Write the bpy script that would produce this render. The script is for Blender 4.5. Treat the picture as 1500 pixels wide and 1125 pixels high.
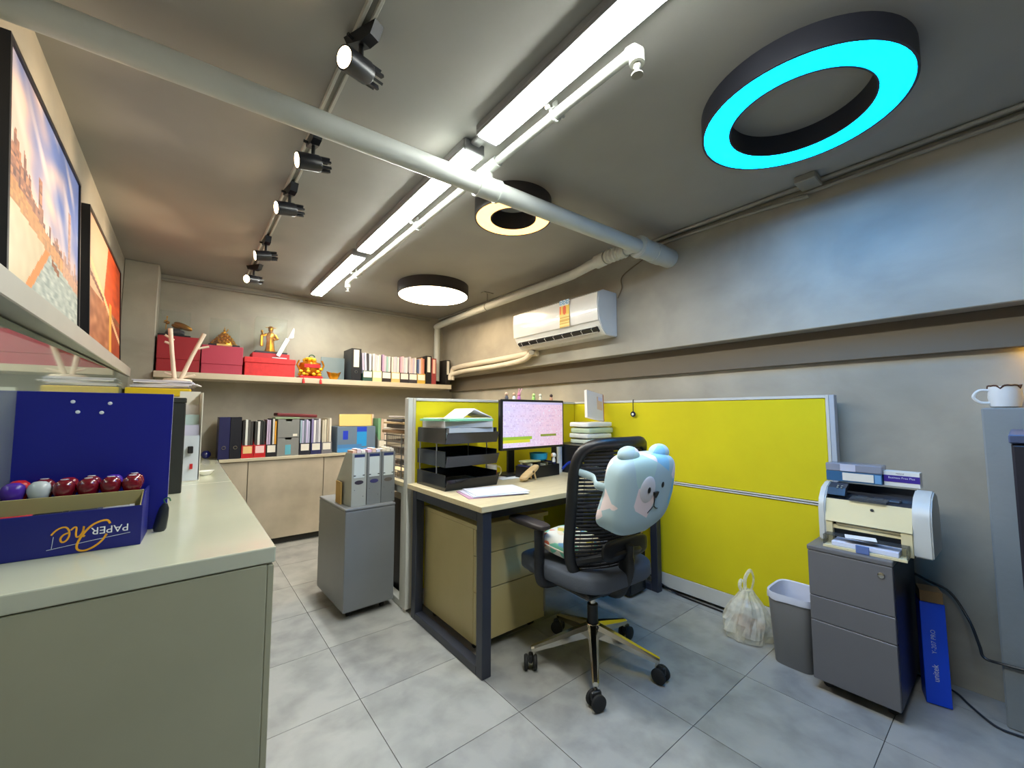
import bpy, bmesh, math, random
from mathutils import Vector, Matrix, Euler, noise
random.seed(7)
PI = math.pi
SC = bpy.context.scene
for o in list(bpy.data.objects): bpy.data.objects.remove(o)
COL = SC.collection

# ------------------------------------------------------------------ camera, world, exposure
cam = bpy.data.cameras.new('camera'); camo = bpy.data.objects.new('camera', cam); COL.objects.link(camo)
cam.sensor_width = 36; cam.lens = 36*594/1500; cam.clip_start = .02
camo.location = (0, 0, 1.17); camo.rotation_euler = (math.radians(94.1), 0, math.radians(-38.75))
SC.camera = camo
w = bpy.data.worlds.new('World'); SC.world = w; w.use_nodes = True
w.node_tree.nodes['Background'].inputs[0].default_value = (.5, .53, .56, 1)
w.node_tree.nodes['Background'].inputs[1].default_value = .25
SC.view_settings.view_transform = 'Standard'; SC.view_settings.look = 'None'
SC.view_settings.gamma = 1; SC.view_settings.use_curve_mapping = False
SC.view_settings.exposure = 1.02
LED_POWER = 36.0      # tube diffusers
SPOT_POWER = 8.0     # watts for each track spot
RING_POWER = 20.0     # blue ring diffuser
WARM_POWER = 12.0      # warm ring and disc
STRIP_POWER = 16.0

# ------------------------------------------------------------------ material helpers
def lin(c):
    c = [x/255 for x in c[:3]]
    return tuple(x/12.92 if x <= .04045 else ((x+.055)/1.055)**2.4 for x in c) + (1,)
MATS = {}
def mat(name, col, rough=.5, metal=0, col2=None, scale=6, detail=6, bump=0, bscale=60, trans=0, alpha=1, ramp=(.3, .7), spec=.5, coat=0, stretch=None, world=False, distort=0):
    if name in MATS: return MATS[name]
    m = bpy.data.materials.new(name); m.use_nodes = True
    nt = m.node_tree; b = nt.nodes['Principled BSDF']
    b.inputs['Roughness'].default_value = rough; b.inputs['Metallic'].default_value = metal
    b.inputs['Specular IOR Level'].default_value = spec
    b.inputs['Transmission Weight'].default_value = trans; b.inputs['Alpha'].default_value = alpha
    b.inputs['Coat Weight'].default_value = coat
    tc = nt.nodes.new('ShaderNodeTexCoord')
    src = tc.outputs['Object']
    if world: src = nt.nodes.new('ShaderNodeNewGeometry').outputs['Position']
    if stretch:
        mp = nt.nodes.new('ShaderNodeMapping'); mp.inputs['Scale'].default_value = stretch
        nt.links.new(src, mp.inputs[0]); src = mp.outputs[0]
    n = nt.nodes.new('ShaderNodeTexNoise'); n.inputs['Scale'].default_value = scale; n.inputs['Detail'].default_value = detail; n.inputs['Distortion'].default_value = distort
    nt.links.new(src, n.inputs['Vector'])
    r = nt.nodes.new('ShaderNodeValToRGB')
    c1 = lin(col); c2 = lin(col2) if col2 else tuple(x*.93 for x in c1[:3]) + (1,)
    r.color_ramp.elements[0].position = ramp[0]; r.color_ramp.elements[1].position = ramp[1]
    r.color_ramp.elements[0].color = c2; r.color_ramp.elements[1].color = c1
    nt.links.new(n.outputs['Fac'], r.inputs[0]); nt.links.new(r.outputs[0], b.inputs['Base Color'])
    if bump:
        n2 = nt.nodes.new('ShaderNodeTexNoise'); n2.inputs['Scale'].default_value = bscale; n2.inputs['Detail'].default_value = 3
        nt.links.new(src, n2.inputs['Vector'])
        bp = nt.nodes.new('ShaderNodeBump'); bp.inputs['Strength'].default_value = bump; bp.inputs['Distance'].default_value = .01
        nt.links.new(n2.outputs['Fac'], bp.inputs['Height']); nt.links.new(bp.outputs[0], b.inputs['Normal'])
    MATS[name] = m; return m
def emit(name, col, power, base=(240, 240, 240)):
    if name in MATS: return MATS[name]
    m = mat(name, base, .4); b = m.node_tree.nodes['Principled BSDF']
    b.inputs['Emission Color'].default_value = lin(col); b.inputs['Emission Strength'].default_value = power
    return m
def glass(name, tint=(235, 240, 238), op=.16, clear=(252, 253, 252)):
    if name in MATS: return MATS[name]
    m = bpy.data.materials.new(name); m.use_nodes = True; nt = m.node_tree
    b = nt.nodes['Principled BSDF']; b.inputs['Base Color'].default_value = lin(tint); b.inputs['Roughness'].default_value = .05
    t = nt.nodes.new('ShaderNodeBsdfTransparent'); t.inputs[0].default_value = lin(clear)
    mx = nt.nodes.new('ShaderNodeMixShader'); mx.inputs[0].default_value = op
    nt.links.new(t.outputs[0], mx.inputs[1]); nt.links.new(b.outputs[0], mx.inputs[2])
    nt.links.new(mx.outputs[0], nt.nodes['Material Output'].inputs[0])
    MATS[name] = m; return m
def attr_mat(name, rough=.5, emission=0):
    if name in MATS: return MATS[name]
    m = bpy.data.materials.new(name); m.use_nodes = True; nt = m.node_tree; b = nt.nodes['Principled BSDF']
    b.inputs['Roughness'].default_value = rough
    a = nt.nodes.new('ShaderNodeVertexColor'); a.layer_name = 'Col'
    nt.links.new(a.outputs[0], b.inputs['Base Color'])
    if emission:
        nt.links.new(a.outputs[0], b.inputs['Emission Color']); b.inputs['Emission Strength'].default_value = emission
    MATS[name] = m; return m

# ------------------------------------------------------------------ mesh helpers
def BM(): return bmesh.new()
def _xf(bm, vs, M):
    if M is not None: bmesh.ops.transform(bm, matrix=M, verts=vs)
def bx(bm, x0, x1, y0, y1, z0, z1, bev=0, seg=1, M=None):
    t = bmesh.new()
    bmesh.ops.create_cube(t, size=1, matrix=Matrix.Translation(((x0+x1)/2, (y0+y1)/2, (z0+z1)/2)) @ Matrix.Diagonal((x1-x0, y1-y0, z1-z0, 1)))
    if bev: bmesh.ops.bevel(t, geom=t.edges[:], offset=bev, segments=seg, affect='EDGES', profile=.5)
    _join(bm, t, M); return bm
def _join(bm, t, M=None):
    if M is not None: bmesh.ops.transform(t, matrix=M, verts=t.verts)
    t.verts.index_update()
    vs = [bm.verts.new(v.co) for v in t.verts]
    for f in t.faces:
        try: bm.faces.new([vs[v.index] for v in f.verts])
        except ValueError: pass
    t.free()
def ring_pts(c, u, v, ru, rv, n): return [c + u*(ru*math.cos(2*PI*i/n)) + v*(rv*math.sin(2*PI*i/n)) for i in range(n)]
def loft(bm, rings, caps=True, close=False):
    R = [[bm.verts.new(p) for p in r] for r in rings]
    n = len(R[0])
    pairs = list(zip(R[:-1], R[1:])) + ([(R[-1], R[0])] if close else [])
    for a, b in pairs:
        for i in range(n):
            try: bm.faces.new((a[i], a[(i+1) % n], b[(i+1) % n], b[i]))
            except ValueError: pass
    if caps and not close:
        bm.faces.new(R[0][::-1]); bm.faces.new(R[-1])
    return bm
def tube(bm, pts, r, n=10, close=False, flat=None):
    P = [Vector(p) for p in pts]; rs = r if isinstance(r, (list, tuple)) else [r]*len(P)
    rings = []; pu = None
    for i, p in enumerate(P):
        if close: d = P[(i+1) % len(P)] - P[i-1]
        else: d = P[min(i+1, len(P)-1)] - P[max(i-1, 0)]
        d.normalize()
        ref = pu if pu is not None else (Vector((0, 0, 1)) if abs(d.z) < .9 else Vector((1, 0, 0)))
        u = (ref - d*ref.dot(d)).normalized(); pu = u
        rings.append(ring_pts(p, u, d.cross(u), rs[i], rs[i]*(flat or 1), n))
    return loft(bm, rings, not close, close)
def cyl(bm, p0, p1, r0, r1=None, n=16): return tube(bm, [p0, p1], [r0, r0 if r1 is None else r1], n)
def smooth_pts(pts, k=6):
    P = [Vector(p) for p in pts]; out = []
    for i in range(len(P)-1):
        a, b, c, d = P[max(i-1, 0)], P[i], P[i+1], P[min(i+2, len(P)-1)]
        for j in range(k):
            t = j/k
            out.append(.5*((2*b)+(c-a)*t+(2*a-5*b+4*c-d)*t*t+(3*b-a-3*c+d)*t**3))
    return out + [P[-1]]
def lathe(bm, prof, c=(0, 0, 0), n=24, sx=1, sy=1, M=None):
    t = bmesh.new(); c = Vector(c)
    rings = [[c + Vector((r*sx*math.cos(2*PI*i/n), r*sy*math.sin(2*PI*i/n), z)) for i in range(n)] for r, z in prof]
    loft(t, rings, True); _join(bm, t, M); return bm
def ball(bm, c, r, n=12, M=None):
    r = r if isinstance(r, (tuple, list)) else (r, r, r)
    t = bmesh.new(); bmesh.ops.create_uvsphere(t, u_segments=n, v_segments=max(6, n*2//3), radius=1, matrix=Matrix.Translation(c) @ Matrix.Diagonal((*r, 1)))
    _join(bm, t, M); return bm
def squircle(bm, c, r, e=.4, n=28, M=None, fn=None):
    """superquadric solid: rounded box like cushion"""
    t = bmesh.new(); bmesh.ops.create_uvsphere(t, u_segments=n, v_segments=n*2//3, radius=1)
    for v in t.verts:
        p = v.co
        q = Vector([math.copysign(abs(x)**e, x) for x in p])
        m = (abs(q.x)**(2/e)+abs(q.y)**(2/e)+abs(q.z)**(2/e))**(e/2)
        q = Vector((q.x/m*r[0], q.y/m*r[1], q.z/m*r[2]))
        v.co = (fn(q) if fn else q) + Vector(c)
    _join(bm, t, M); return bm
def prism(bm, poly, a, b, axis='y', M=None):
    def mk(p, h):
        if axis == 'y': return Vector((p[0], h, p[1]))
        if axis == 'x': return Vector((h, p[0], p[1]))
        return Vector((p[0], p[1], h))
    t = bmesh.new()
    A = [t.verts.new(mk(p, a)) for p in poly]; B = [t.verts.new(mk(p, b)) for p in poly]
    t.faces.new(A[::-1]); t.faces.new(B)
    n = len(poly)
    for i in range(n): t.faces.new((A[i], A[(i+1) % n], B[(i+1) % n], B[i]))
    _join(bm, t, M); return bm
def obj(name, bm, m, parent=None, loc=None, rot=None, smooth=False, kind=None, label=None):
    me = bpy.data.meshes.new(name)
    if isinstance(bm, bmesh.types.BMesh):
        bmesh.ops.recalc_face_normals(bm, faces=bm.faces[:])
        bm.to_mesh(me); bm.free()
    else: me = bm
    if smooth:
        for p in me.polygons: p.use_smooth = True
        try: me.set_sharp_from_angle(angle=math.radians(40))
        except Exception: pass
    if m is not None: me.materials.clear(); me.materials.append(m)
    o = bpy.data.objects.new(name, me); COL.objects.link(o)
    if parent is not None: o.parent = parent
    if loc is not None: o.location = loc
    if rot is not None: o.rotation_euler = rot
    if kind: o['kind'] = kind
    if label: o['label'] = label
    return o
def tag(o, label, cat, group=None):
    o['label'] = label; o['category'] = cat
    if group: o['group'] = group
    return o
def thing(name, label, cat, loc=(0, 0, 0), rotz=0, group=None, rot=None):
    o = bpy.data.objects.new(name, None); COL.objects.link(o); o.empty_display_size = .05
    o.location = loc; o.rotation_euler = rot or (0, 0, rotz)
    return tag(o, label, cat, group)
def struct(name, bm, m, parent=None, smooth=False):
    return obj(name, bm, m, parent, kind=None if parent else 'structure', smooth=smooth)
def text_mesh(body, size, depth=.0006, align='CENTER'):
    cu = bpy.data.curves.new('t', 'FONT'); cu.body = body; cu.size = size; cu.extrude = depth/2; cu.align_x = align; cu.align_y = 'CENTER'; cu.resolution_u = 3
    o = bpy.data.objects.new('t', cu); COL.objects.link(o)
    bpy.context.view_layer.update()
    me = bpy.data.meshes.new_from_object(o.evaluated_get(bpy.context.evaluated_depsgraph_get()))
    bpy.data.objects.remove(o); bpy.data.curves.remove(cu)
    return me
def painted(name, w_, h_, nx, ny, fn, m, parent, loc, rot, label=None):
    """flat print: a grid in local XY (x right, y up) with printed colours"""
    vs = [((i/nx-.5)*w_, (j/ny-.5)*h_, 0) for j in range(ny+1) for i in range(nx+1)]
    fs = [(j*(nx+1)+i, j*(nx+1)+i+1, (j+1)*(nx+1)+i+1, (j+1)*(nx+1)+i) for j in range(ny) for i in range(nx)]
    me = bpy.data.meshes.new(name); me.from_pydata(vs, [], fs)
    ca = me.color_attributes.new('Col', 'FLOAT_COLOR', 'CORNER')
    buf = []
    for j in range(ny):
        for i in range(nx):
            c = lin(fn((i+.5)/nx, (j+.5)/ny)); buf += list(c)*4
    ca.data.foreach_set('color', buf)
    return obj(name, me, m, parent, loc, rot, label=label)
def N(x, y, z=0): return noise.noise(Vector((x, y, z)))
def mixc(a, b, t): t = max(0, min(1, t)); return tuple(x+(y-x)*t for x, y in zip(a, b))
ORD = ['first', 'second', 'third', 'fourth', 'fifth', 'sixth', 'seventh', 'eighth', 'ninth', 'tenth', 'eleventh', 'twelfth']
RX = (PI/2, 0, 0)            # print facing -Y
def face_negx(): return (PI/2, 0, -PI/2)     # print facing -X, x runs towards -Y

# ------------------------------------------------------------------ materials
M_wall = mat('concrete_plaster', (176, 170, 154), .55, col2=(148, 143, 130), scale=2.2, detail=7, bump=.12, bscale=14, ramp=(.32, .68), distort=.35, stretch=(1, 1, 1.3))
M_ceil = mat('ceiling_paint', (160, 159, 154), .65, col2=(146, 145, 140), scale=1.5, bump=.08, bscale=14)
M_fascia_shade = mat('painted_fascia_shade', (108, 97, 80), .7, scale=3)  # shade below the beam painted in as a darker wall colour
M_tile = mat('floor_tile', (164, 164, 160), .42, col2=(138, 139, 136), scale=7, detail=12, bump=.05, bscale=30, world=True, ramp=(.3, .6), distort=.2)
M_tile2 = mat('floor_tile_darker', (160, 160, 157), .42, col2=(132, 133, 131), scale=8, detail=12, bump=.05, bscale=30, world=True, ramp=(.3, .6), distort=.2)
M_grout = mat('grout', (62, 62, 60), .9)
M_pipe = mat('painted_pipe', (190, 194, 188), .45)
M_conduit = mat('conduit_grey', (150, 148, 138), .5)
M_black = mat('black_plastic', (22, 23, 26), .4)
M_blackm = mat('black_metal', (26, 27, 33), .35)
M_navy = mat('dark_blue_grey_steel', (46, 50, 62), .4)
M_white = mat('white_plastic', (226, 226, 222), .35)
M_cream = mat('cream_plastic', (222, 212, 172), .4)
M_paper = mat('paper', (228, 228, 230), .8)
M_steel = mat('grey_steel', (122, 125, 128), .38)
M_steel2 = mat('grey_steel_dark', (104, 104, 108), .4)
M_cab = mat('beige_cabinet', (162, 160, 134), .3, col2=(156, 154, 128), scale=3)
M_cabtop = mat('glossy_beige_top', (196, 196, 174), .16, col2=(186, 188, 166), scale=2, coat=.3)
M_lam = mat('concrete_laminate', (190, 178, 158), .45, col2=(160, 150, 132), scale=3.5, detail=9)
M_lamtop = mat('laminate_top', (194, 184, 160), .4)
M_oak = mat('pale_oak', (214, 200, 164), .4, col2=(200, 184, 146), scale=9, stretch=(1, 9, 9))
M_ped = mat('beige_laminate', (188, 174, 126), .45, col2=(180, 166, 118), scale=5)
M_yel = mat('yellow_fabric', (212, 200, 3), .85, col2=(204, 191, 3), scale=3, bump=.03, bscale=500)
M_alu = mat('white_aluminium', (205, 205, 198), .35)
M_chrome = mat('polished_aluminium', (205, 200, 188), .14, metal=1)
M_blue = mat('navy_card', (14, 22, 112), .42)
M_card = mat('cardboard', (160, 146, 96), .8)
M_tan = mat('tan_card', (186, 150, 82), .7)
M_maroon = mat('maroon_gloss', (112, 14, 30), .2, coat=.5)
M_purple = mat('purple_gloss', (76, 40, 150), .25)
M_red = mat('red_plastic', (196, 26, 28), .35)
M_redbox = mat('red_card', (208, 40, 42), .6, col2=(186, 30, 34), scale=30)
M_redbox2 = mat('crimson_card', (150, 26, 36), .6)
M_redbox3 = mat('rose_card', (172, 52, 74), .6)
M_gold = mat('gold', (222, 160, 44), .28, metal=.85, col2=(190, 124, 24), scale=30)
M_bronze = mat('bronze', (150, 104, 36), .3, metal=.8)
M_glass = glass('clear_glass', op=.018)
M_acryl = glass('acrylic', (225, 232, 230), .35)
M_darkfab = mat('charcoal_fabric', (84, 90, 102), .9, bump=.2, bscale=300)
M_meshf = mat('mesh_black', (26, 27, 32), .7)
M_wood = mat('light_wood', (216, 186, 136), .5, col2=(196, 162, 112), scale=20, stretch=(1, 1, 6))
M_twig = mat('white_painted_wood', (228, 214, 194), .5)
M_teal = mat('teal_plastic', (24, 150, 186), .35)
M_rubber = mat('rubber', (24, 24, 25), .7)
M_label = mat('label_paper', (226, 222, 210), .7)
M_print = attr_mat('printed_colour', .45)
M_frost = glass('smoke_acrylic', (70, 74, 78), .55)
m = bpy.data.materials.new('tinted_mirror'); m.use_nodes = True
b = m.node_tree.nodes['Principled BSDF']; b.inputs['Base Color'].default_value = lin((178, 190, 178)); b.inputs['Metallic'].default_value = .72; b.inputs['Roughness'].default_value = .04
M_mirror = m
SIMPLE = {}
def simple(c, rough=.6):
    k = (tuple(c), rough)
    if k not in SIMPLE: SIMPLE[k] = mat('colour_%02x%02x%02x_%d' % (*[int(x) for x in c], int(rough*100)), c, rough)
    return SIMPLE[k]

# ------------------------------------------------------------------ room
ZC = 2.355; XL = -.42; XR = 2.64; XU = 2.50; YB = 4.52; YF = -2.2
fl = struct('floor', bx(BM(), XL-.1, XR+.1, YF-.1, YB+.1, -.08, -.003), M_grout)
T = .4635; gap = .0013
tm = {}
for k, mm in enumerate((M_tile, M_tile2)):
    t = BM(); bx(t, -T/2+gap, T/2-gap, -T/2+gap, T/2-gap, -.003, 0.0)
    me = bpy.data.meshes.new('floor_tile'); bmesh.ops.recalc_face_normals(t, faces=t.faces[:]); t.to_mesh(me); t.free(); me.materials.append(mm); tm[k] = me
for i in range(-3, 5):
    for j in range(-7, 10):
        x0 = .61+T*i; y0 = .365+T*j
        if x0 > XR-.02 or x0+T < XL+.02 or y0 > YB-.02 or y0+T < YF+.02: continue
        o = bpy.data.objects.new('floor_tile', tm[(i*3+j*5+(i*j) % 3) % 2]); COL.objects.link(o); o.parent = fl
        cx0, cx1, cy0, cy1 = max(x0, XL), min(x0+T, XR), max(y0, YF), min(y0+T, YB)
        o.location = ((cx0+cx1)/2, (cy0+cy1)/2, 0); o.scale = ((cx1-cx0)/T, (cy1-cy0)/T, 1)
struct('ceiling', bx(BM(), XL-.1, XR+.1, YF-.1, YB+.1, ZC, ZC+.1), M_ceil)
struct('wall_left', bx(BM(), XL-.1, XL, YF-.1, YB+.1, 0, ZC), M_wall)
struct('wall_back', bx(BM(), XL, XR+.1, YB, YB+.1, 0, ZC), M_wall)
struct('wall_right', bx(BM(), XR, XR+.1, YF-.1, YB, 0, ZC), M_wall)
struct('wall_beam', bx(BM(), XU, XR, YF, YB, 1.604, ZC, .004), M_wall)
struct('fascia_shade_band', bx(BM(), 2.605, XR, YF, YB, 1.437, 1.604, .003), M_fascia_shade)  # fascia step under the beam, its dark tone is painted shade
struct('wall_front', bx(BM(), XL, XR, YF-.1, YF, 0, ZC), M_wall)
struct('wall_pilaster', bx(BM(), XL, -.215, 4.235, YB, .781, ZC, .006), M_wall)
struct('wall_pier', bx(BM(), 2.44, XR, -.7, .092, 0, 1.19, .005), mat('pier_paint', (140, 146, 148), .55, col2=(128, 134, 136), scale=3, bump=.15, bscale=25))
# mirror panel and picture ledge on the left wall
mi = obj('wall_mirror', bx(BM(), -.003, .003, -1.6, 1.6, -.32, .32), M_mirror, loc=(XL+.041, 2.35, 1.105), rot=(0, 0, math.radians(-1.6)))
tag(mi, 'pale green tinted mirror glass panel on left wall above long counter', 'mirror')
lg = obj('picture_ledge', bx(BM(), -.045, .045, -1.9, 1.9, -.033, .033, .003), mat('ledge_paint', (178, 174, 162), .4), loc=(XL+.046, 2.15, 1.465))
tag(lg, 'long narrow grey picture ledge fixed along left wall', 'shelf')

# ------------------------------------------------------------------ LED battens
M_led = emit('led_diffuser', (250, 253, 246), LED_POWER)
M_body = mat('batten_body', (150, 150, 152), .4)
def batten(y0, y1, label):
    t = thing('led_batten', label, 'ceiling light', (.935, (y0+y1)/2, ZC), group='white linear lights in one row on the ceiling')
    L = (y1-y0)/2
    obj('housing', bx(BM(), -.054, .054, -L, L, -.03, 0, .003), M_body, t)
    obj('diffuser', bx(BM(), -.046, .046, -L+.02, L-.02, -.056, -.0305, .008, 2), M_led, t)
    for s in (-1, 1): obj('side_rail', bx(BM(), s*.0505-.0035, s*.0505+.0035, -L, L, -.0445, -.0302, .001), M_body, t)
    for s in (-1, 1): obj('end_cap', bx(BM(), -.049, .049, s*L-.009, s*L+.009, -.05, -.001, .003), M_body, t)
    return t
batten(-.17, 1.335, 'longest looking white linear ceiling light, nearest, in front of thick pipe')
batten(1.43, 2.845, 'white linear ceiling light crossed by the thick pipe, middle of the row')
batten(2.94, 4.19, 'white linear ceiling light at far end of row near back wall')
t = obj('batten_joiner', bx(BM(), -.022, .022, -.05, .05, -.02, 0, .004), M_body, loc=(.935, 1.383, ZC-.001)); tag(t, 'small grey joiner plate between two linear ceiling lights by thick pipe', 'bracket')

# ------------------------------------------------------------------ track and spots
M_track = mat('track_white', (186, 186, 178), .4)
tr = thing('light_track', 'thin pale grey lighting track along the ceiling with five spots', 'track', (.37, 2.6, ZC))
for s in (-1, 1): obj('rail_side', bx(BM(), s*.014-.005, s*.014+.005, -1.62, 1.62, -.02, 0, .001), M_track, tr)
obj('rail_channel', bx(BM(), -.009, .009, -1.62, 1.62, -.006, 0), M_conduit, tr)
M_lens = emit('spot_lens', (255, 216, 164), 12)
spots = [(1.20, 24, 'nearest, brightly lit track spotlight with finned black head, in front of thick pipe'), (1.80, 3, 'black track spotlight just behind the thick pipe'), (2.30, 8, 'third black track spotlight from the front, middle of the track'), (3.10, 4, 'fourth black track spotlight, second from back wall'), (3.72, 36, 'last black track spotlight, closest to back wall')]
for k, (y, yaw, lab) in enumerate(spots):
    s = thing('track_spotlight', lab, 'spotlight', (.37, y, ZC-.02), math.radians(yaw), 'black spotlights on the ceiling track')
    a = BM(); prism(a, [(-.075, 0), (.06, 0), (.045, -.03), (-.02, -.045), (-.055, -.038)], -.017, .017, 'x'); obj('adaptor', a, M_blackm, s)
    obj('lever', cyl(BM(), (-.017, .02, -.022), (-.034, .02, -.022), .006, n=8), M_black, s)
    obj('stem', cyl(BM(), (0, 0, -.035), (0, 0, -.088), .0075, n=10), M_black, s)
    tilt = Matrix.Translation((0, 0, -.115)) @ Matrix.Rotation(math.radians(-12), 4, 'Y')
    h = BM()
    lathe(h, [(.031, -.062), (.034, -.062), (.034, .022), (.030, .03), (.001, .03)], n=20, M=tilt @ Matrix.Rotation(PI/2, 4, 'Y'))
    ho = obj('lamp_head', h, M_blackm, s, smooth=True)
    f = BM()
    for q in range(8):
        bx(f, .028, .066, -.004, .004, .018, .031, M=tilt @ Matrix.Rotation(q*PI/4, 4, 'X'))
    obj('cooling_fins', f, M_blackm, ho)
    l = BM(); lathe(l, [(.001, -.0625), (.029, -.0625), (.029, -.05), (.001, -.05)], n=20, M=tilt @ Matrix.Rotation(PI/2, 4, 'Y')); obj('lens', l, M_lens, ho)
    ld = bpy.data.lights.new('spot_beam', 'SPOT'); ld.energy = SPOT_POWER; ld.color = (1, .74, .46); ld.spot_size = math.radians(62); ld.spot_blend = .6; ld.shadow_soft_size = .03
    lo = bpy.data.objects.new('spot_beam', ld); COL.objects.link(lo); lo.parent = s; lo.location = (-.075, 0, -.132)
    lo.rotation_euler = Vector((-1, .0, -.16)).to_track_quat('-Z', 'Y').to_euler()

# ------------------------------------------------------------------ ring lamps
def ring_lamp(c, R, r, H, label, em, body):
    t = thing('ring_ceiling_lamp', label, 'ceiling light', (c[0], c[1], ZC))
    n = 64
    def rg(rad, z): return [Vector((rad*math.cos(2*PI*i/n), rad*math.sin(2*PI*i/n), z)) for i in range(n)]
    bm = BM(); loft(bm, [rg(R, 0), rg(R, -H), rg(R-.008, -H), rg(R-.008, -H+.012), rg(r+.006, -H+.012), rg(r+.006, -H), rg(r, -H), rg(r, 0)], False, True)
    obj('housing', bm, body, t, smooth=True)
    bm = BM(); loft(bm, [rg(R-.009, -H+.011), rg(R-.009, -H+.001), rg(r+.007, -H+.001), rg(r+.007, -H+.011)], False, True)
    obj('diffuser', bm, em, t, smooth=True)
    return t
M_lampb = mat('lamp_housing', (44, 46, 58), .5)
M_lampw = mat('lamp_housing_brown', (48, 42, 40), .5)
ring_lamp((1.735, .455), .325, .222, .085, 'large dark ring shaped ceiling lamp glowing bright cyan blue', emit('cyan_diffuser', (0, 160, 255), RING_POWER, (0, 70, 110)), M_lampb)
ring_lamp((1.385, 1.715), .215, .122, .10, 'small dark ring shaped ceiling lamp glowing warm amber behind pipe', emit('amber_diffuser', (255, 176, 84), WARM_POWER*.2), M_lampw)
t = thing('disc_ceiling_lamp', 'round flat ceiling lamp with dark rim and warm white disc near back wall', 'ceiling light', (1.755, 3.36, ZC))
bm = BM(); lathe(bm, [(.325, 0), (.325, -.10), (.315, -.10), (.315, -.09), (.001, -.09)], n=56); obj('housing', bm, M_lampw, t, smooth=True)
bm = BM(); lathe(bm, [(.001, -.0905), (.314, -.0905), (.314, -.099), (.30, -.103), (.001, -.105)], n=56); obj('diffuser', bm, emit('warm_diffuser', (255, 226, 186), WARM_POWER), t, smooth=True)

# ------------------------------------------------------------------ pipes
pa, pb = Vector((XL, 1.545, 2.208)), Vector((XU, 1.415, 2.208))
def pl(x): return pa.lerp(pb, (x-XL)/(XU-XL))
p = thing('drain_pipe', 'thick pale grey pipe crossing the whole room under the ceiling', 'pipe', pl(1.0))
O = pl(1.0)
obj('pipe', cyl(BM(), pa-O, pl(2.16)-O, .043, n=24), M_pipe, p, smooth=True)
obj('wide_section', cyl(BM(), pl(2.15)-O, pb-O, .062, n=24), M_pipe, p, smooth=True)
for x, r, l in ((2.155, .069, .03), (2.30, .066, .09)):
    obj('coupling', cyl(BM(), pl(x)-O, pl(x+l)-O, r, n=24), M_pipe, p, smooth=True)
obj('tee_sleeve', cyl(BM(), pl(.985)-O, pl(1.10)-O, .049, n=24), M_pipe, p, smooth=True)
for x in (.985, 1.09): obj('collar', cyl(BM(), pl(x)-O, pl(x+.012)-O, .052, n=24), M_pipe, p, smooth=True)
obj('riser', cyl(BM(), pl(1.045)-O, pl(1.045)-O+Vector((0, 0, .068)), .024, n=16), M_pipe, p, smooth=True)
# sprinkler line
sx, sz = 1.045, 2.302
sp = thing('sprinkler_pipe', 'slim white sprinkler pipe running lengthwise below ceiling beside linear lights', 'pipe', (sx, 2.1, sz))
obj('pipe', cyl(BM(), (0, -1.40, 0), (0, 1.45, 0), .0185, n=16), M_pipe, sp, smooth=True)
obj('tee', cyl(BM(), (0, -.70, 0), (0, -.56, 0), .025, n=16), M_pipe, sp, smooth=True)
for y in (-1.41, 1.46):
    e = obj('elbow', tube(BM(), [(0, y*.985, 0), (0, y, -.004), (0, y*1.006, -.014), (0, y*1.006, -.05)], .023, 14), M_pipe, sp, smooth=True)
    obj('sprinkler_head', lathe(BM(), [(.010, -.048), (.012, -.06), (.007, -.066), (.006, -.082), (.018, -.084), (.018, -.088), (.001, -.09)], (0, y*1.006, 0), 14), M_conduit, sp, smooth=True)
for y in (-1.06, .12, 1.25):
    c = BM(); tube(c, [(.024*math.cos(a*PI/8), y, .024*math.sin(a*PI/8)) for a in range(16)], .005, 8, True)
    bx(c, -.004, .004, y-.01, y+.01, .024, ZC-sz-.001); cyl(c, (-.04, y, .012), (.04, y, .012), .004, n=8); ball(c, (-.04, y, .012), .011, 8); ball(c, (.04, y, .012), .010, 8)
    obj('clamp', c, M_pipe, sp)
# pipe along right wall, then down the corner
wp = thing('wall_pipe', 'beige pipe hung below ceiling along right wall, turning down at back corner', 'pipe', (2.25, 3.0, 2.215))
pts = [(-.12, -1.56, -.012), (-.12, -1.40, -.018), (-.11, -1.22, -.022), (-.03, -1.0, -.004), (0, -.8, 0), (.02, .3, 0), (.07, 1.27, 0), (.09, 1.36, -.02), (.098, 1.385, -.11)]
obj('pipe', tube(BM(), smooth_pts(pts, 5), .034, 16), M_pipe, wp, smooth=True)
obj('drop_pipe', cyl(BM(), (.098, 1.385, -.09), (.098, 1.385, -.66), .036, n=16), M_pipe, wp, smooth=True)
obj('flex_joint', tube(BM(), [(-.12, -1.50+i*.015, -.016) for i in range(11)], [.040, .046]*5+[.040], 16), M_pipe, wp, smooth=True)
obj('coupling', cyl(BM(), (-.12, -1.345, -.018), (-.113, -1.26, -.021), .045, n=18), M_pipe, wp, smooth=True)
h = BM(); cyl(h, (.02, .22, .139), (.02, .22, .03), .006, n=8); bx(h, -.035, .075, .19, .25, .132, .1395); tube(h, [(.02+.038*math.cos(a*PI/8), .22, .038*math.sin(a*PI/8)) for a in range(16)], .004, 6, True); obj('hanger', h, M_conduit, wp)
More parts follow.
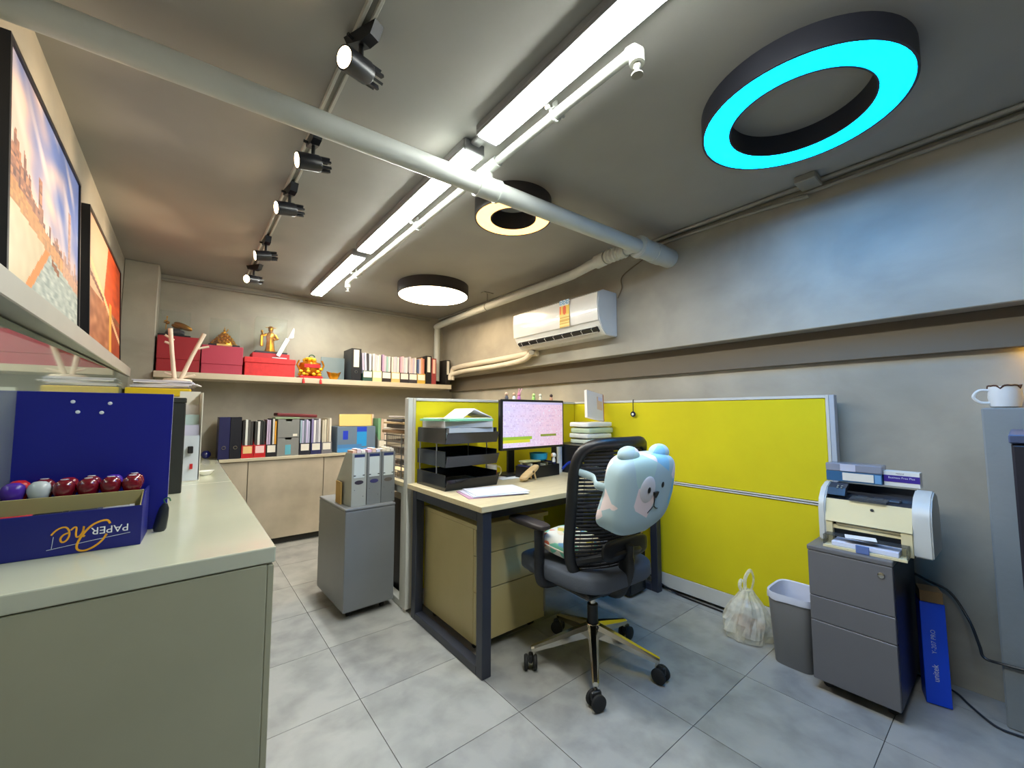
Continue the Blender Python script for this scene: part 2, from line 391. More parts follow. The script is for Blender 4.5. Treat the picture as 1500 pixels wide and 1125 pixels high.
# conduits
for nm, pts, r, lab in (
    ('cable_conduit', [(XU-.018, YF, ZC-.035), (XU-.018, .50, ZC-.035), (XU-.03, .62, ZC-.06), (XU-.02, .8, ZC-.045), (XU-.016, 1.5, ZC-.03), (XU-.016, YB, ZC-.03)], .011, 'thin sagging conduit along top of right wall'),
    ('ceiling_conduit', [(XU-.06, YF, ZC-.011), (XU-.06, YB, ZC-.011)], .010, 'straight thin conduit on the ceiling edge next to right wall'),
    ('back_conduit', [(-.21, YB-.015, ZC-.045), (2.3, YB-.015, ZC-.045)], .014, 'thin conduit along top of back wall')):
    tag(obj(nm, tube(BM(), smooth_pts(pts, 5), r, 8), M_conduit, smooth=True), lab, 'conduit')
t = obj('junction_box', bx(BM(), -.06, .06, -.045, .045, -.035, 0, .004), M_conduit, loc=(XU-.10, .60, ZC)); tag(t, 'grey junction box on ceiling beside blue ring lamp', 'junction box')
tag(obj('ac_power_wire', tube(BM(), smooth_pts([(XU-.008, 1.55, ZC-.04), (XU-.006, 1.60, 2.27), (XU-.005, 1.79, 2.19), (XU-.005, 1.80, 2.10), (XU-.008, 1.835, 2.03)], 6), .004, 6), simple((120, 104, 84)), smooth=True), 'thin brown wire hanging down to wall air conditioner', 'wire')

# ------------------------------------------------------------------ air conditioner
ac = thing('air_conditioner', 'white wall mounted split air conditioner with yellow energy sticker', 'air conditioner', (XU, 2.335, 1.74))
prof = [(0, 0), (-.13, 0), (-.185, .055), (-.215, .11), (-.222, .22), (-.215, .30), (-.16, .335), (0, .335)]
b2 = BM(); prism(b2, [(q[0], q[1]) for q in prof], -.485, .485, 'y'); bmesh.ops.bevel(b2, geom=b2.edges[:], offset=.006, segments=2, affect='EDGES')
body = obj('body', b2, M_white, ac, smooth=True)
fp = BM(); prism(fp, [(-.214, .105), (-.219, .10), (-.228, .22), (-.220, .305), (-.213, .305), (-.221, .22)], -.48, .48, 'y'); obj('front_panel', fp, mat('ac_panel', (232, 230, 224), .2, coat=.4), ac, smooth=True)
obj('air_outlet', bx(BM(), -.02, .02, -.45, .45, -.02, .02, M=Matrix.Translation((-.172, 0, .048)) @ Matrix.Rotation(math.radians(42), 4, 'Y')), M_black, ac)
for q in range(3):
    obj('louver', bx(BM(), -.022, .022, -.445, .445, -.002, .002, M=Matrix.Translation((-.178-.012*q+.02, 0, .036+.018*q)) @ Matrix.Rotation(math.radians(-38), 4, 'Y')), M_white, ac)
for q in range(9): obj('vane', bx(BM(), -.014, .014, -.0015, .0015, -.02, .02, M=Matrix.Translation((-.18, -.4+.1*q, .05)) @ Matrix.Rotation(math.radians(42), 4, 'Y')), M_white, ac)
obj('trim_line', bx(BM(), -.2235, -.215, -.475, .475, .262, .266), simple((250, 250, 250), .15), ac)
def energy(u, v):
    if v > .84: return (120, 176, 214) if (int(u*9)+int(v*30)) % 3 else (220, 232, 240)
    if v > .80: return (232, 231, 226)
    if u < .2 and .5 < v < .78: return (236, 120, 40)
    if abs((u-.5)**2+(v-.62)**2) < .03: return (232, 96, 40)
    return (240, 206, 84) if v > .45 else ((236, 216, 128) if int(v*30) % 2 else (214, 170, 70))
painted('energy_label', .105, .215, 12, 24, energy, M_print, ac, (-.2302, -.16, .205), face_negx(), 'yellow and blue energy label')
for k, dz in enumerate((.0, -.062)):
    tag(obj('ac_hose', tube(BM(), smooth_pts([(XU-.04-.07*k, 2.70, 1.712), (XU-.045-.02*k, 2.86, 1.715+dz*.8), (XU-.04, 3.3, 1.712+dz), (XU-.04, 3.9, 1.71+dz), (XU-.045, 4.10, 1.70+dz), (XU-.055+.4*dz, 4.17, 1.68+dz), (XU-.06+.4*dz, 4.175, 1.56)], 6), .028 if k == 0 else .025, 12), mat('hose_wrap', (206, 196, 176), .7, bump=.3, bscale=60), smooth=True), ('upper' if k == 0 else 'lower')+' wrapped beige air conditioner hose along ledge below the unit', 'hose', 'air conditioner hoses')

# ------------------------------------------------------------------ yellow light strip under the soffit
t = thing('led_strip', 'yellow glowing light strip tucked under soffit above white mug', 'light strip', (2.60, -.33, 1.432))
obj('channel', bx(BM(), -.012, .012, -.30, .30, 0, .005), M_alu, t)
obj('diffuser', bx(BM(), -.009, .009, -.295, .295, -.006, -.0005, .002), emit('yellow_strip', (255, 190, 10), STRIP_POWER), t)
# ------------------------------------------------------------------ pictures on the ledge
FX = (PI/2, 0, PI/2)     # print facing +X, x runs towards +Y
def skyline(u, v):
    n = N(u*5, v*7, 1)
    sky = mixc((238, 200, 186), (92, 118, 190), (u*.8+v*.8-.66+n*.4)*1.7)
    sky = mixc(sky, (248, 226, 214), max(0, N(u*8+v*6, v*4, 4))*1.2)
    c = sky
    col = int(u*38)
    h = .44+.10*N(col*1.7, 3, 2)+.15*max(0, N(col*.9, 9, 5))+.20*math.exp(-((u-.10)/.16)**2)-.10*u
    if .79 < u < .835: h = .70
    if .33 < u < .37: h = max(h, .62)
    if v < h:
        k = N(col*3.1, int(v*60)*.8, 8)
        c = mixc((116, 84, 82), (214, 150, 112), .35+k*.9+.25*(col % 2))
        if v < .46-.16*u: c = mixc(c, (250, 176, 96), .55)
        if u > .7: c = mixc(c, (210, 170, 160), .5)
    wl = .36-.13*u
    if v < wl:
        c = mixc((146, 156, 148), (206, 208, 196), .5+.9*N(u*16, v*46, 3))
        cv = .46-(wl-v)*.8
        if u < cv: c = mixc((236, 220, 184), (214, 190, 150), u/cv+.3*N(u*20, v*12, 2))
        if abs(u-cv) < .03: c = (236, 140, 60)
        if .52 < u < .64 and abs(v-(.27-.25*(u-.52))) < .018: c = (150, 84, 40)
    return c
def junk(u, v):
    c = mixc((216, 150, 110), (236, 190, 156), v*1.2+.2*N(u*6, v*6, 2))
    if u > .42+.25*(v-.55) and v > .42: c = mixc((206, 66, 18), (240, 96, 28), .5+.8*N(u*7, v*16, 6))
    if v < .42: c = mixc((150, 84, 50), (206, 140, 100), .4+.9*N(u*9, v*14, 3))
    if u > .6 and v < .36: c = mixc((150, 50, 22), (190, 84, 40), .5+N(u*9, v*9, 1))
    if abs(v-(.66-.45*u)) < .03: c = (250, 196, 140)
    if abs(u-.62) < .04 and v < .5: c = (250, 176, 70)
    if abs(v-.55+.25*u) < .02 and u < .4: c = (120, 70, 60)
    return c
def picture(name, y0, y1, z0, h, tilt, fn, label):
    t = thing(name, label, 'picture', (XL+.058, (y0+y1)/2, z0), rot=(0, -tilt, 0), group='framed prints on the ledge')
    W = (y1-y0)/2; fr = BM()
    for a in ((-W, -W+.014, 0, h), (W-.014, W, 0, h)): bx(fr, -.034, 0, a[0], a[1], a[2], a[3])
    for a in ((0, .014), (h-.014, h)): bx(fr, -.034, 0, -W+.014, W-.014, a[0], a[1])
    bx(fr, -.034, -.03, -W+.014, W-.014, .014, h-.014)
    obj('frame', fr, M_blackm, t)
    painted('print', 2*W-.028, h-.028, 110, 80, fn, M_print, t, (-.006, 0, h/2), FX)
    return t
picture('framed_picture', 1.555, 2.45, 1.499, .645, .045, skyline, 'large framed print of a harbour skyline under blue sky, nearer one on ledge')
picture('framed_picture', 2.66, 3.83, 1.499, .645, .045, junk, 'framed print with orange red sails at sunset, farther one on ledge')

# ------------------------------------------------------------------ left low cabinets
def low_cab(y0, y1, label, nd):
    t = thing('low_cabinet', label, 'cabinet', (0, y0, 0), group='long low beige counter units along left wall')
    D = y1-y0
    obj('body', bx(BM(), XL+.002, .205, .003, D-.001, .0, .732, .003), M_cab, t)
    obj('top', bx(BM(), XL+.002, .225, 0, D-.001, .735, .78, .004, 2), M_cabtop, t)
    dw = D/nd
    for i in range(nd):
        d = obj('door', bx(BM(), .2055, .222, i*dw+.004, (i+1)*dw-.004, .06, .728, .002), M_cab, t)
        obj('handle', bx(BM(), .2225, .232, (i+.5)*dw-.06, (i+.5)*dw+.06, .66, .675, .002), M_steel, d)
low_cab(1.387, 2.855, 'near half of beige counter along left wall, its end facing forward', 3)
low_cab(2.857, YB-.004, 'far half of beige counter reaching the back wall', 3)

# ------------------------------------------------------------------ back cabinets + worktop
wt = obj('worktop', bx(BM(), 0, 2.05, 0, .345, 0, .025, .002), M_lamtop, loc=(.233, 4.172, .755)); tag(wt, 'pale stone coloured worktop over back wall cabinets', 'worktop')
xs = [.233, .440, 1.052, 1.66, 2.283]
cl = ['narrow pale concrete look back cabinet next to left counter', 'wide pale concrete look cabinet door, full in view at back', 'pale concrete look back cabinet behind grey box files', 'pale concrete look back cabinet hidden behind desks']
for i in range(4):
    t = thing('base_cabinet', cl[i], 'cabinet', (xs[i], 4.19, 0), group='concrete look cabinets along back wall')
    W = xs[i+1]-xs[i]
    obj('body', bx(BM(), .001, W-.001, .02, .325, .06, .754), M_lam, t)
    obj('plinth', bx(BM(), .001, W-.001, .05, .32, 0, .059), M_grout, t)
    obj('door', bx(BM(), .003, W-.003, 0, .0195, .062, .75, .0015), M_lam, t)
sh = obj('wall_shelf', bx(BM(), 0, 2.66, 0, .318, 0, .05, .002), mat('shelf_laminate', (196, 184, 160), .45), loc=(-.212, 4.20, 1.452)); tag(sh, 'long pale shelf board on back wall carrying boxes and files', 'shelf')

# ------------------------------------------------------------------ files
def mag_file(loc, w_, col, sheets, label, group, d=.24, h=.25, hf=.11, ph=.27, labcol=(226, 222, 210), lw=.75, lean=0):
    t = thing('magazine_file', label, 'file', loc, group=group)
    m_ = simple(col, .45); b_ = BM(); W = w_/2; k = .0025
    poly = [(0, 0), (d, 0), (d, h), (d*.6, h), (0, hf)]
    for x in (-W, W-k): prism(b_, poly, x, x+k, 'x')
    bx(b_, -W+k, W-k, 0, d, 0, k); bx(b_, -W+k, W-k, 0, k, k, hf); bx(b_, -W+k, W-k, d-k, d, k, h)
    obj('body', b_, m_, t)
    obj('label_card', bx(BM(), -W*lw, W*lw, -.0012, 0, hf*.36, hf*.92), simple(labcol, .7), t)
    n = len(sheets); tw = (w_-2*k-.004)/n
    for i, c in enumerate(sheets):
        x0 = -W+k+.002+i*tw; hh = ph*(1+random.uniform(-.05, .03))
        M_ = Matrix.Shear('XY', 4, (0, 0)); sh_ = lean*(1-i/n)
        p_ = BM(); bx(p_, x0+.0004, x0+tw*.9, .008+random.uniform(0, .01), d-.012, k+.001, hh)
        if sh_:
            for v in p_.verts: v.co.x -= sh_*max(0, v.co.z-hf)
        obj('papers', p_, simple(c, .8), t)
    return t
def lever_file(loc, w_, col, label, group, d=.27, h=.32, labcol=(226, 220, 206), lab=True, hole=True, rotz=0):
    t = thing('lever_arch_file', label, 'binder', loc, rotz, group)
    W = w_/2; c = BM(); bx(c, -W, W, 0, .004, 0, h, .001); bx(c, -W, -W+.003, .004, d, 0, h); bx(c, W-.003, W, .004, d, 0, h)
    obj('cover', c, simple(col, .4), t)
    obj('papers', bx(BM(), -W+.005, W-.005, .02, d-.012, .008, h-.018), M_paper, t)
    if lab: obj('spine_label', bx(BM(), -W*.55, W*.55, -.0015, 0, h*.42, h*.96), simple(labcol, .7), t)
    if hole: obj('finger_ring', tube(BM(), [(.013*math.cos(a*PI/8), -.0015, h*.27+.013*math.sin(a*PI/8)) for a in range(16)], .0035, 6, True), M_chrome, t, smooth=True)
    return t
Y0 = 4.205; ZT = .7805
GL = 'files and binders on the back worktop'
lever_file((.262, Y0+.0, ZT), .078, (26, 26, 74), 'navy binder, leftmost on the back worktop', GL, h=.355, lab=False)
lever_file((.343, Y0+.0, ZT), .080, (18, 18, 28), 'black binder between navy binder and red file on back worktop', GL, h=.355, lab=False)
mag_file((.432, Y0, ZT), .088, (186, 24, 28), [(36, 34, 36), (206, 210, 206), (80, 80, 78), (58, 56, 56)], 'left red magazine file holding white and grey binders', GL, labcol=(226, 190, 130), ph=.33, h=.2)
mag_file((.523, Y0, ZT), .088, (186, 24, 28), [(60, 60, 58), (214, 216, 214), (54, 56, 56), (40, 42, 42)], 'right red magazine file with pinkish label on back worktop', GL, labcol=(236, 196, 196), ph=.33, h=.2)
mag_file((.612, Y0, ZT), .084, (24, 24, 28), [(196, 178, 206), (188, 170, 200), (26, 28, 40), (216, 214, 208), (214, 150, 40)], 'black magazine file with lilac and orange folders inside', GL, ph=.33, h=.2)
t = thing('stacking_box_unit', 'grey two tier file box with curved finger cutouts on back worktop', 'file box', (.745, Y0, ZT))
for z in (0, .168):
    b_ = BM(); bx(b_, -.088, -.084, .0, .25, z, z+.164); bx(b_, .084, .088, .0, .25, z, z+.164); bx(b_, -.084, .084, .246, .25, z, z+.164); bx(b_, -.084, .084, 0, .246, z, z+.004)
    pr = [(-.084, z+.004)]+[(.084, z+.004), (.084, z+.164), (.03, z+.164)]+[(.028*math.cos(a*PI/6), z+.164-.03*math.sin(a*PI/6)) for a in range(1, 6)]+[(-.03, z+.164), (-.084, z+.164)]
    prism(b_, pr, 0, .004, 'y'); obj('tier', b_, simple((128, 130, 128), .45), t)
    obj('contents', bx(BM(), -.08, .08, .01, .24, z+.006, z+.145), simple((150, 156, 152), .8), t)
obj('label_card', bx(BM(), .036, .072, -.0012, -.0001, .178, .198), M_label, t)
obj('bottle_label', bx(BM(), -.024, .022, -.0012, -.0001, .012, .10), simple((96, 170, 190), .4), t)
mag_file((.886, Y0, ZT), .092, (28, 30, 44), [(150, 176, 190), (186, 184, 214), (120, 130, 150), (196, 190, 224), (170, 176, 206)], 'black magazine file with pale blue papers right of grey file box', GL, ph=.33, h=.2)
mag_file((.982, Y0, ZT), .092, (36, 40, 88), [(130, 124, 170), (226, 226, 228), (150, 150, 160), (200, 200, 206)], 'navy magazine file with white papers and white label', GL, ph=.33, h=.2)
mag_file((1.078, Y0, ZT), .092, (112, 112, 120), [(196, 190, 170), (206, 200, 180), (170, 160, 140), (216, 210, 196)], 'grey magazine file with cream papers, rightmost of the row', GL, ph=.33, h=.2)
t = obj('red_folder', bx(BM(), -.17, .17, -.10, .10, 0, .03, .008, 2, M=Matrix.Rotation(math.radians(3), 4, 'Y')), simple((104, 22, 28), .5), loc=(.82, 4.33, 1.135)); tag(t, 'dark red folder lying flat on top of files at back', 'folder')
t = obj('green_folder', bx(BM(), -.10, .10, -.10, .10, 0, .012, .002), simple((150, 176, 140), .6), loc=(.74, 4.33, 1.117)); tag(t, 'pale green papers under dark red folder on grey file box', 'papers')
# right part of back worktop: blue grey carton and leaning folders
t = thing('storage_box', 'blue grey carton printed in bright blue on back worktop', 'box', (1.36, 4.2, ZT))
obj('carton', bx(BM(), -.19, .19, 0, .28, 0, .255, .003), simple((104, 124, 146), .5), t)
def bluep(u, v):
    if v < .14: return (70, 150, 214)
    if v < .32 and u < .62: return (74, 130, 190)
    if .5 < u < .76 and v > .2: return (40, 150, 220) if v < .78 else (30, 70, 200)
    if .14 < u < .26 and .5 < v < .85: return (30, 60, 200)
    return (104, 124, 146)
painted('blue_print', .37, .245, 30, 20, bluep, M_print, t, (0, -.0012, .127), RX)
cs = [((228, 196, 120), 'amber'), ((222, 178, 90), 'ochre'), ((238, 214, 190), 'peach'), ((236, 206, 186), 'pale peach'), ((226, 214, 200), 'cream')]
for i, (c, nm) in enumerate(cs):
    t = obj('paper_folder', bx(BM(), -.16, .16, -.012, .012, 0, .12, .002, M=Matrix.Rotation(math.radians(-8+3*i), 4, 'X')), simple(c, .7), loc=(1.36+.02*i, 4.25+.042*i, 1.0375)); tag(t, nm+' paper folder standing on top of the blue grey carton, '+ORD[i]+' from the front', 'folder', 'folders on the carton')
mag_file((1.63, Y0, ZT), .10, (150, 150, 146), [(120, 170, 130), (206, 180, 160), (226, 214, 200)], 'grey file with green paper behind the wire trays', GL, ph=.34, h=.22)
t = obj('glass_paperweight', ball(BM(), (0, 0, .036), .036, 16), mat('blue_glass', (30, 36, 110), .08, coat=.6), loc=(.15, 4.36, ZT), smooth=True); tag(t, 'small glossy dark blue ball at far end of left counter', 'paperweight')

# ------------------------------------------------------------------ upper shelf contents
ZS = 1.5025
t = thing('gift_box', 'dark crimson box at left end of the back shelf', 'box', (-.065, 4.225, ZS)); obj('box_base', bx(BM(), -.135, .135, 0, .27, 0, .10, .003), M_redbox2, t); obj('lid', bx(BM(), -.137, .137, -.002, .272, .1005, .287, .003), M_redbox2, t)
t = thing('gift_box', 'rose red box, second from left on the back shelf', 'box', (.224, 4.225, ZS)); obj('box_base', bx(BM(), -.143, .143, 0, .26, 0, .08, .003), M_redbox3, t); obj('lid', bx(BM(), -.145, .145, -.002, .262, .0805, .24, .003), M_redbox3, t)
t = thing('gift_box', 'bright red low box with lid, third from left on back shelf', 'box', (.582, 4.225, ZS)); obj('box_base', bx(BM(), -.198, .198, 0, .26, 0, .115, .003), M_redbox, t); obj('lid', bx(BM(), -.203, .203, -.004, .264, .1155, .165, .004), M_redbox, t)
t = obj('small_red_box', bx(BM(), -.148, .148, 0, .2, 0, .046, .003), simple((176, 26, 34), .5), loc=(.588, 4.25, ZS+.1655)); tag(t, 'small flat crimson box stacked on bright red box under golden figure', 'box')
def case(loc, hx, hy, h, label):
    t = thing('display_case', label, 'display case', loc, group='clear display cases on the gift boxes')
    obj('base', bx(BM(), -hx-.006, hx+.006, -hy-.006, hy+.006, 0, .018, .003), M_blackm, t)
    c = BM(); k = .003
    for a in ((-hx, -hx+k, -hy, hy, .0185, h), (hx-k, hx, -hy, hy, .0185, h), (-hx+k, hx-k, -hy, -hy+k, .0185, h), (-hx+k, hx-k, hy-k, hy, .0185, h), (-hx, hx, -hy, hy, h, h+k)): bx(c, *a)
    obj('glass_cover', c, M_glass, t); return t
case((-.10, 4.36, ZS+.2875), .098, .09, .21, 'clear case over bronze eagle on dark crimson box')
case((.235, 4.35, ZS+.2405), .105, .09, .235, 'clear case over golden mound ornament on rose red box')
case((.588, 4.35, ZS+.2120), .125, .085, .33, 'tall clear case over golden standing figure on small crimson box')
# eagle
t = thing('eagle_ornament', 'bronze eagle ornament with wings half raised on dark rock base', 'ornament', (-.10, 4.36, ZS+.306))
b_ = BM(); squircle(b_, (0, 0, .03), (.06, .05, .03), .7, 14, fn=lambda q: q*(1+.25*N(q.x*40, q.y*40, q.z*40))); obj('rock', b_, simple((50, 52, 60), .35), t, smooth=True)
b_ = BM(); ball(b_, (0, 0, .085), (.045, .02, .022), 12, Matrix.Rotation(math.radians(12), 4, 'Y')); ball(b_, (-.05, 0, .108), (.016, .013, .015), 10); lathe(b_, [(.006, 0), (.001, .014)], n=8, M=Matrix.Translation((-.064, 0, .107)) @ Matrix.Rotation(-PI/2, 4, 'Y'))
for s in (-1, 1): ball(b_, (.015, s*.018, .10), (.065, .006, .022), 12, Matrix.Rotation(math.radians(22), 4, 'Y'))
cyl(b_, (0, .01, .07), (0, .01, .05), .005, n=6); cyl(b_, (0, -.01, .07), (0, -.01, .05), .005, n=6); obj('bird', b_, M_bronze, t, smooth=True)
b_ = BM(); cyl(b_, (-.06, 0, .05), (-.055, .01, .155), .003, n=6); ball(b_, (-.055, .01, .158), .006, 8); ball(b_, (-.062, .0, .12), (.012, .004, .006), 8); obj('branch', b_, M_gold, t)
# golden mound
t = thing('golden_mound_ornament', 'golden heaped ornament with small figure on top and brass plaque', 'ornament', (.235, 4.35, ZS+.2590))
b_ = BM(); lathe(b_, [(.084, 0), (.08, .02), (.06, .045), (.035, .07), (.014, .10), (.001, .105)], n=20)
for v in b_.verts:
    v.co *= 1+.16*N(v.co.x*60, v.co.y*60, v.co.z*60)
    v.co.z = max(v.co.z, .0)
for k in range(70):
    a = k*2.4; f_ = k/70; r = .082*(1-f_)**.8+.006; ball(b_, (r*math.cos(a), r*math.sin(a), .010+.105*f_), (.012-.004*f_)*(1+.35*math.sin(k*1.9)), 7)
obj('mound', b_, M_gold, t, smooth=True)
b_ = BM(); lathe(b_, [(.014, .09), (.011, .115), (.006, .13), (.001, .131)], n=12); ball(b_, (0, 0, .138), .009, 10); tube(b_, [(.005, 0, .12), (.022, 0, .135), (.026, 0, .15)], .004, 6); cyl(b_, (-.006, 0, .12), (-.02, 0, .10), .004, n=6); cyl(b_, (0, 0, .145), (0, 0, .165), .0025, n=6); obj('figure', b_, M_gold, t, smooth=True)
obj('plaque', bx(BM(), -.055, .055, -.102, -.099, -.014, .0), simple((206, 170, 96), .4), t)
# golden standing figure
t = thing('golden_figure', 'golden standing robed figure with raised arm in tall clear case', 'figurine', (.588, 4.35, ZS+.2305))
b_ = BM(); lathe(b_, [(.042, 0), (.045, .012), (.036, .05), (.032, .10), (.036, .14), (.04, .165), (.026, .185), (.012, .195), (.011, .20)], n=20, sy=.7)
ball(b_, (0, 0, .218), (.021, .02, .024), 12)
tube(b_, [(-.035, 0, .168), (-.062, -.012, .15), (-.072, -.02, .185)], [.014, .012, .009], 10); ball(b_, (-.073, -.02, .192), .011, 8)
tube(b_, [(.035, 0, .168), (.056, -.012, .13), (.03, -.035, .12)], [.014, .013, .009], 10); ball(b_, (.028, -.036, .12), .010, 8)
obj('robed_body', b_, M_gold, t, smooth=True)
b_ = BM(); lathe(b_, [(.022, .228), (.024, .236), (.014, .246), (.001, .25)], n=14); bx(b_, -.042, .042, -.004, .004, .232, .238, .002); obj('hat', b_, M_gold, t)
obj('sleeve', bx(BM(), -.085, -.06, -.03, -.006, .05, .16, .006), M_gold, t); obj('beard', lathe(BM(), [(.001, .17), (.008, .19), (.012, .205)], (0, -.02, 0), 10, sy=.5), M_gold, t, smooth=True); obj('ingot_base', bx(BM(), -.055, .055, -.04, .04, 0, .008, .003), M_gold, t)
t = thing('crystal_award', 'slanted white crystal award leaning before golden figure', 'award', (.66, 4.235, ZS+.167))
obj('shaft', bx(BM(), -.017, .017, -.006, .006, 0, .185, .003, M=Matrix.Rotation(math.radians(24), 4, 'Y') @ Matrix.Translation((-.03, 0, .012))), simple((240, 246, 250), .1), t)
b_ = BM(); prism(b_, [(.055, .195), (.10, .205), (.105, .29), (.098, .30)], -.006, .006, 'y'); obj('tip', b_, simple((240, 246, 250), .1), t)
obj('foot', bx(BM(), -.07, .05, -.012, .012, 0, .008, .002), simple((220, 226, 232), .15), t)
# treasure pot
t = thing('treasure_pot', 'golden treasure pot with coins and red base on back shelf edge', 'ornament', (.925, 4.30, ZS))
obj('red_base', bx(BM(), -.10, .10, -.085, .085, 0, .022, .004), M_red, t)
b_ = BM(); lathe(b_, [(.045, .0225), (.085, .05), (.10, .10), (.092, .15), (.06, .165), (.001, .168)], n=22); obj('pot', b_, mat('amber_gold', (206, 120, 24), .25, metal=.6), t, smooth=True)
b_ = BM()
for k in range(22):
    a = k*2.4+.3; r = .085+.015*math.sin(k*1.7); ball(b_, (r*math.cos(a), -abs(r*math.sin(a))*.9-.01, .04+.026*(k % 3)), (.018, .011, .015), 8)
for k in range(12):
    a = k*2.4; r = .055*math.sqrt(k/12); ball(b_, (r*math.cos(a), r*math.sin(a), .176+.018*(1-k/12)), .02, 8)
obj('coins', b_, mat('yellow_gold', (238, 190, 40), .3, metal=.5), t, smooth=True, kind='stuff')
b_ = BM(); tube(b_, [(-.095, -.03, .08), (-.12, -.03, .13), (-.10, -.03, .17)], .009, 8); tube(b_, [(.095, -.03, .08), (.118, -.03, .13), (.10, -.03, .18)], .009, 8); obj('handles', b_, M_gold, t, smooth=True)
b_ = BM(); tube(b_, [(.025*math.cos(a*PI/8)+.01, -.02, .21+.022*math.sin(a*PI/8)) for a in range(0, 9)], .006, 8); obj('green_band', b_, simple((30, 70, 44), .4), t)
obj('ribbon', bx(BM(), -.07, .07, -.101, -.097, .10, .135, .001), M_red, t)
for s in (-1, 1):
    g_ = obj('tassel', lathe(BM(), [(.003, 0), (.003, -.03), (.011, -.04), (.013, -.075), (.001, -.078)], (s*.075, -.112, .022), 10), M_red, t, smooth=True)
t = thing('ingot_bowl', 'small golden boat shaped ingot bowl on back shelf', 'ornament', (1.135, 4.26, ZS))
b_ = BM(); lathe(b_, [(.035, 0), (.05, .02), (.068, .06), (.064, .062), (.044, .03), (.001, .028)], n=22, sy=.7)
for v in b_.verts: v.co.z += max(0, abs(v.co.x)-.03)*.5
obj('bowl', b_, M_gold, t, smooth=True); obj('ingot_dome', ball(BM(), (0, 0, .05), (.04, .03, .022), 12), M_gold, t, smooth=True)
t = obj('grey_file_board', bx(BM(), -.115, .115, -.008, .008, 0, .24, .002), simple((122, 136, 138), .5), loc=(1.165, 4.42, ZS)); tag(t, 'flat blue grey file board standing left of black binder on shelf', 'file')
GU = 'files and binders on the back shelf'
lever_file((1.343, 4.225, ZS), .098, (20, 22, 28), 'tall black binder with white spine label and ring, left of shelf files', GU, h=.33)
ppl = [[(196, 188, 210), (206, 206, 220), (60, 60, 66), (226, 222, 226)], [(226, 220, 214), (206, 190, 196), (232, 226, 220), (214, 208, 196)], [(190, 160, 190), (206, 196, 206), (150, 186, 180), (220, 216, 210)], [(214, 206, 196), (206, 196, 206), (190, 196, 206), (226, 220, 210)], [(214, 170, 186), (226, 196, 200), (196, 206, 216), (226, 220, 220)], [(206, 196, 200), (214, 190, 190), (190, 180, 200), (226, 214, 206)], [(90, 110, 150), (206, 196, 214), (214, 160, 120), (196, 120, 96)]]
fc = [(40, 78, 68), (226, 206, 150), (40, 34, 36), (206, 176, 110), (44, 40, 44), (58, 54, 58), (206, 170, 70)]
fn_ = ['dark green shelf file with papers leaning left', 'cream shelf file, second file right of tall black binder', 'dark brown shelf file with lilac and mint papers', 'tan shelf file in the middle of the shelf row', 'black shelf file with pink papers', 'charcoal shelf file with rosy papers', 'mustard shelf file with orange papers next to black binder']
for i in range(7):
    mag_file((1.462+i*.1015, 4.225, ZS), .096, fc[i], ppl[i], fn_[i], GU, ph=.29, h=.18, lean=.10 if i == 0 else 0, lw=.9)
lever_file((2.162, 4.225, ZS), .068, (22, 22, 26), 'black binder right of mustard file on back shelf', GU, h=.325, hole=False)
lever_file((2.228, 4.225, ZS), .058, (150, 60, 60), 'dusty red binder beside corner pipe on back shelf', GU, h=.30, labcol=(232, 190, 170), hole=False)
lever_file((2.425, 4.245, ZS), .058, (30, 26, 26), 'dark binder in the corner right of the pipe on back shelf', GU, h=.30, hole=False)

# ------------------------------------------------------------------ things on the left counter
ZK = .7805
t = thing('paper_carton', 'open navy carton lid with white and gold lettering on near counter', 'box', (-.2415, 1.665, ZK), rotz=math.radians(-2))
W, D, Hh, k = .1535, .165, .115, .004
def wallp(nm, a, mo):
    return obj(nm, bx(BM(), *a, .001), mo, t)
wallp('front_panel', (-W, W, 0, k, 0, Hh), M_blue); wallp('side_panel', (-W, -W+k, k, D-k, 0, Hh), M_blue); wallp('back_panel', (-W, W, D-k, D, 0, Hh), M_blue)
sp_ = BM(); prism(sp_, [(k, 0), (D-k, 0), (D-k, Hh+.035), (.058, Hh+.035), (k, Hh)], W-k, W, 'x'); obj('side_panel', sp_, M_blue, t)
wallp('base_panel', (-W+k, W-k, k, D-k, 0, k), M_card)
wallp('inner_flap', (-W+k, W-k, .056, .060, k, Hh+.038), M_card)
fl_ = BM(); prism(fl_, [(k, Hh), (.056, Hh+.032), (.056, Hh+.02), (k, Hh-.012)], W-k-.003, W-k-.0005, 'x'); obj('edge_flap', fl_, M_card, t)
wallp('inner_tray', (-W+k+.001, W-k-.001, .0605, D-k-.001, k, .086), M_card)
R180 = Matrix.Rotation(PI, 4, 'Z')
def C(px, py): return (-.1245+.278*(px/1225), Hh-Hh*((py-525)/330))     # print layout of the box front
me = text_mesh('PAPER', .0285); me.transform(R180); c_ = C(930, 693); obj('lettering', me, simple((236, 236, 240), .5), t, (c_[0], -.0009, c_[1]), RX)
def stroke(pts, r, nm='script_lettering', c=(232, 164, 30)):
    b_ = BM(); tube(b_, [(x, -.0008, z) for x, z in smooth_pts2(pts)], r, 6, flat=.25); return obj(nm, b_, simple(c, .5), t)
def smooth_pts2(p): return [(v.x, v.z) for v in smooth_pts([(x, 0, z) for x, z in p], 6)]
stroke([C(925, 650), C(900, 622), C(840, 622), C(760, 650), C(690, 710), C(645, 780), C(650, 825), C(710, 842), C(790, 822), C(860, 780), C(900, 730)], .0026)
def turned(pts, px0, px1, py0, py1):      # letters drawn upright, turned half round with the box
    return [C(px0-(px0-px1)*x, py0+(py1-py0)*z) for x, z in pts]
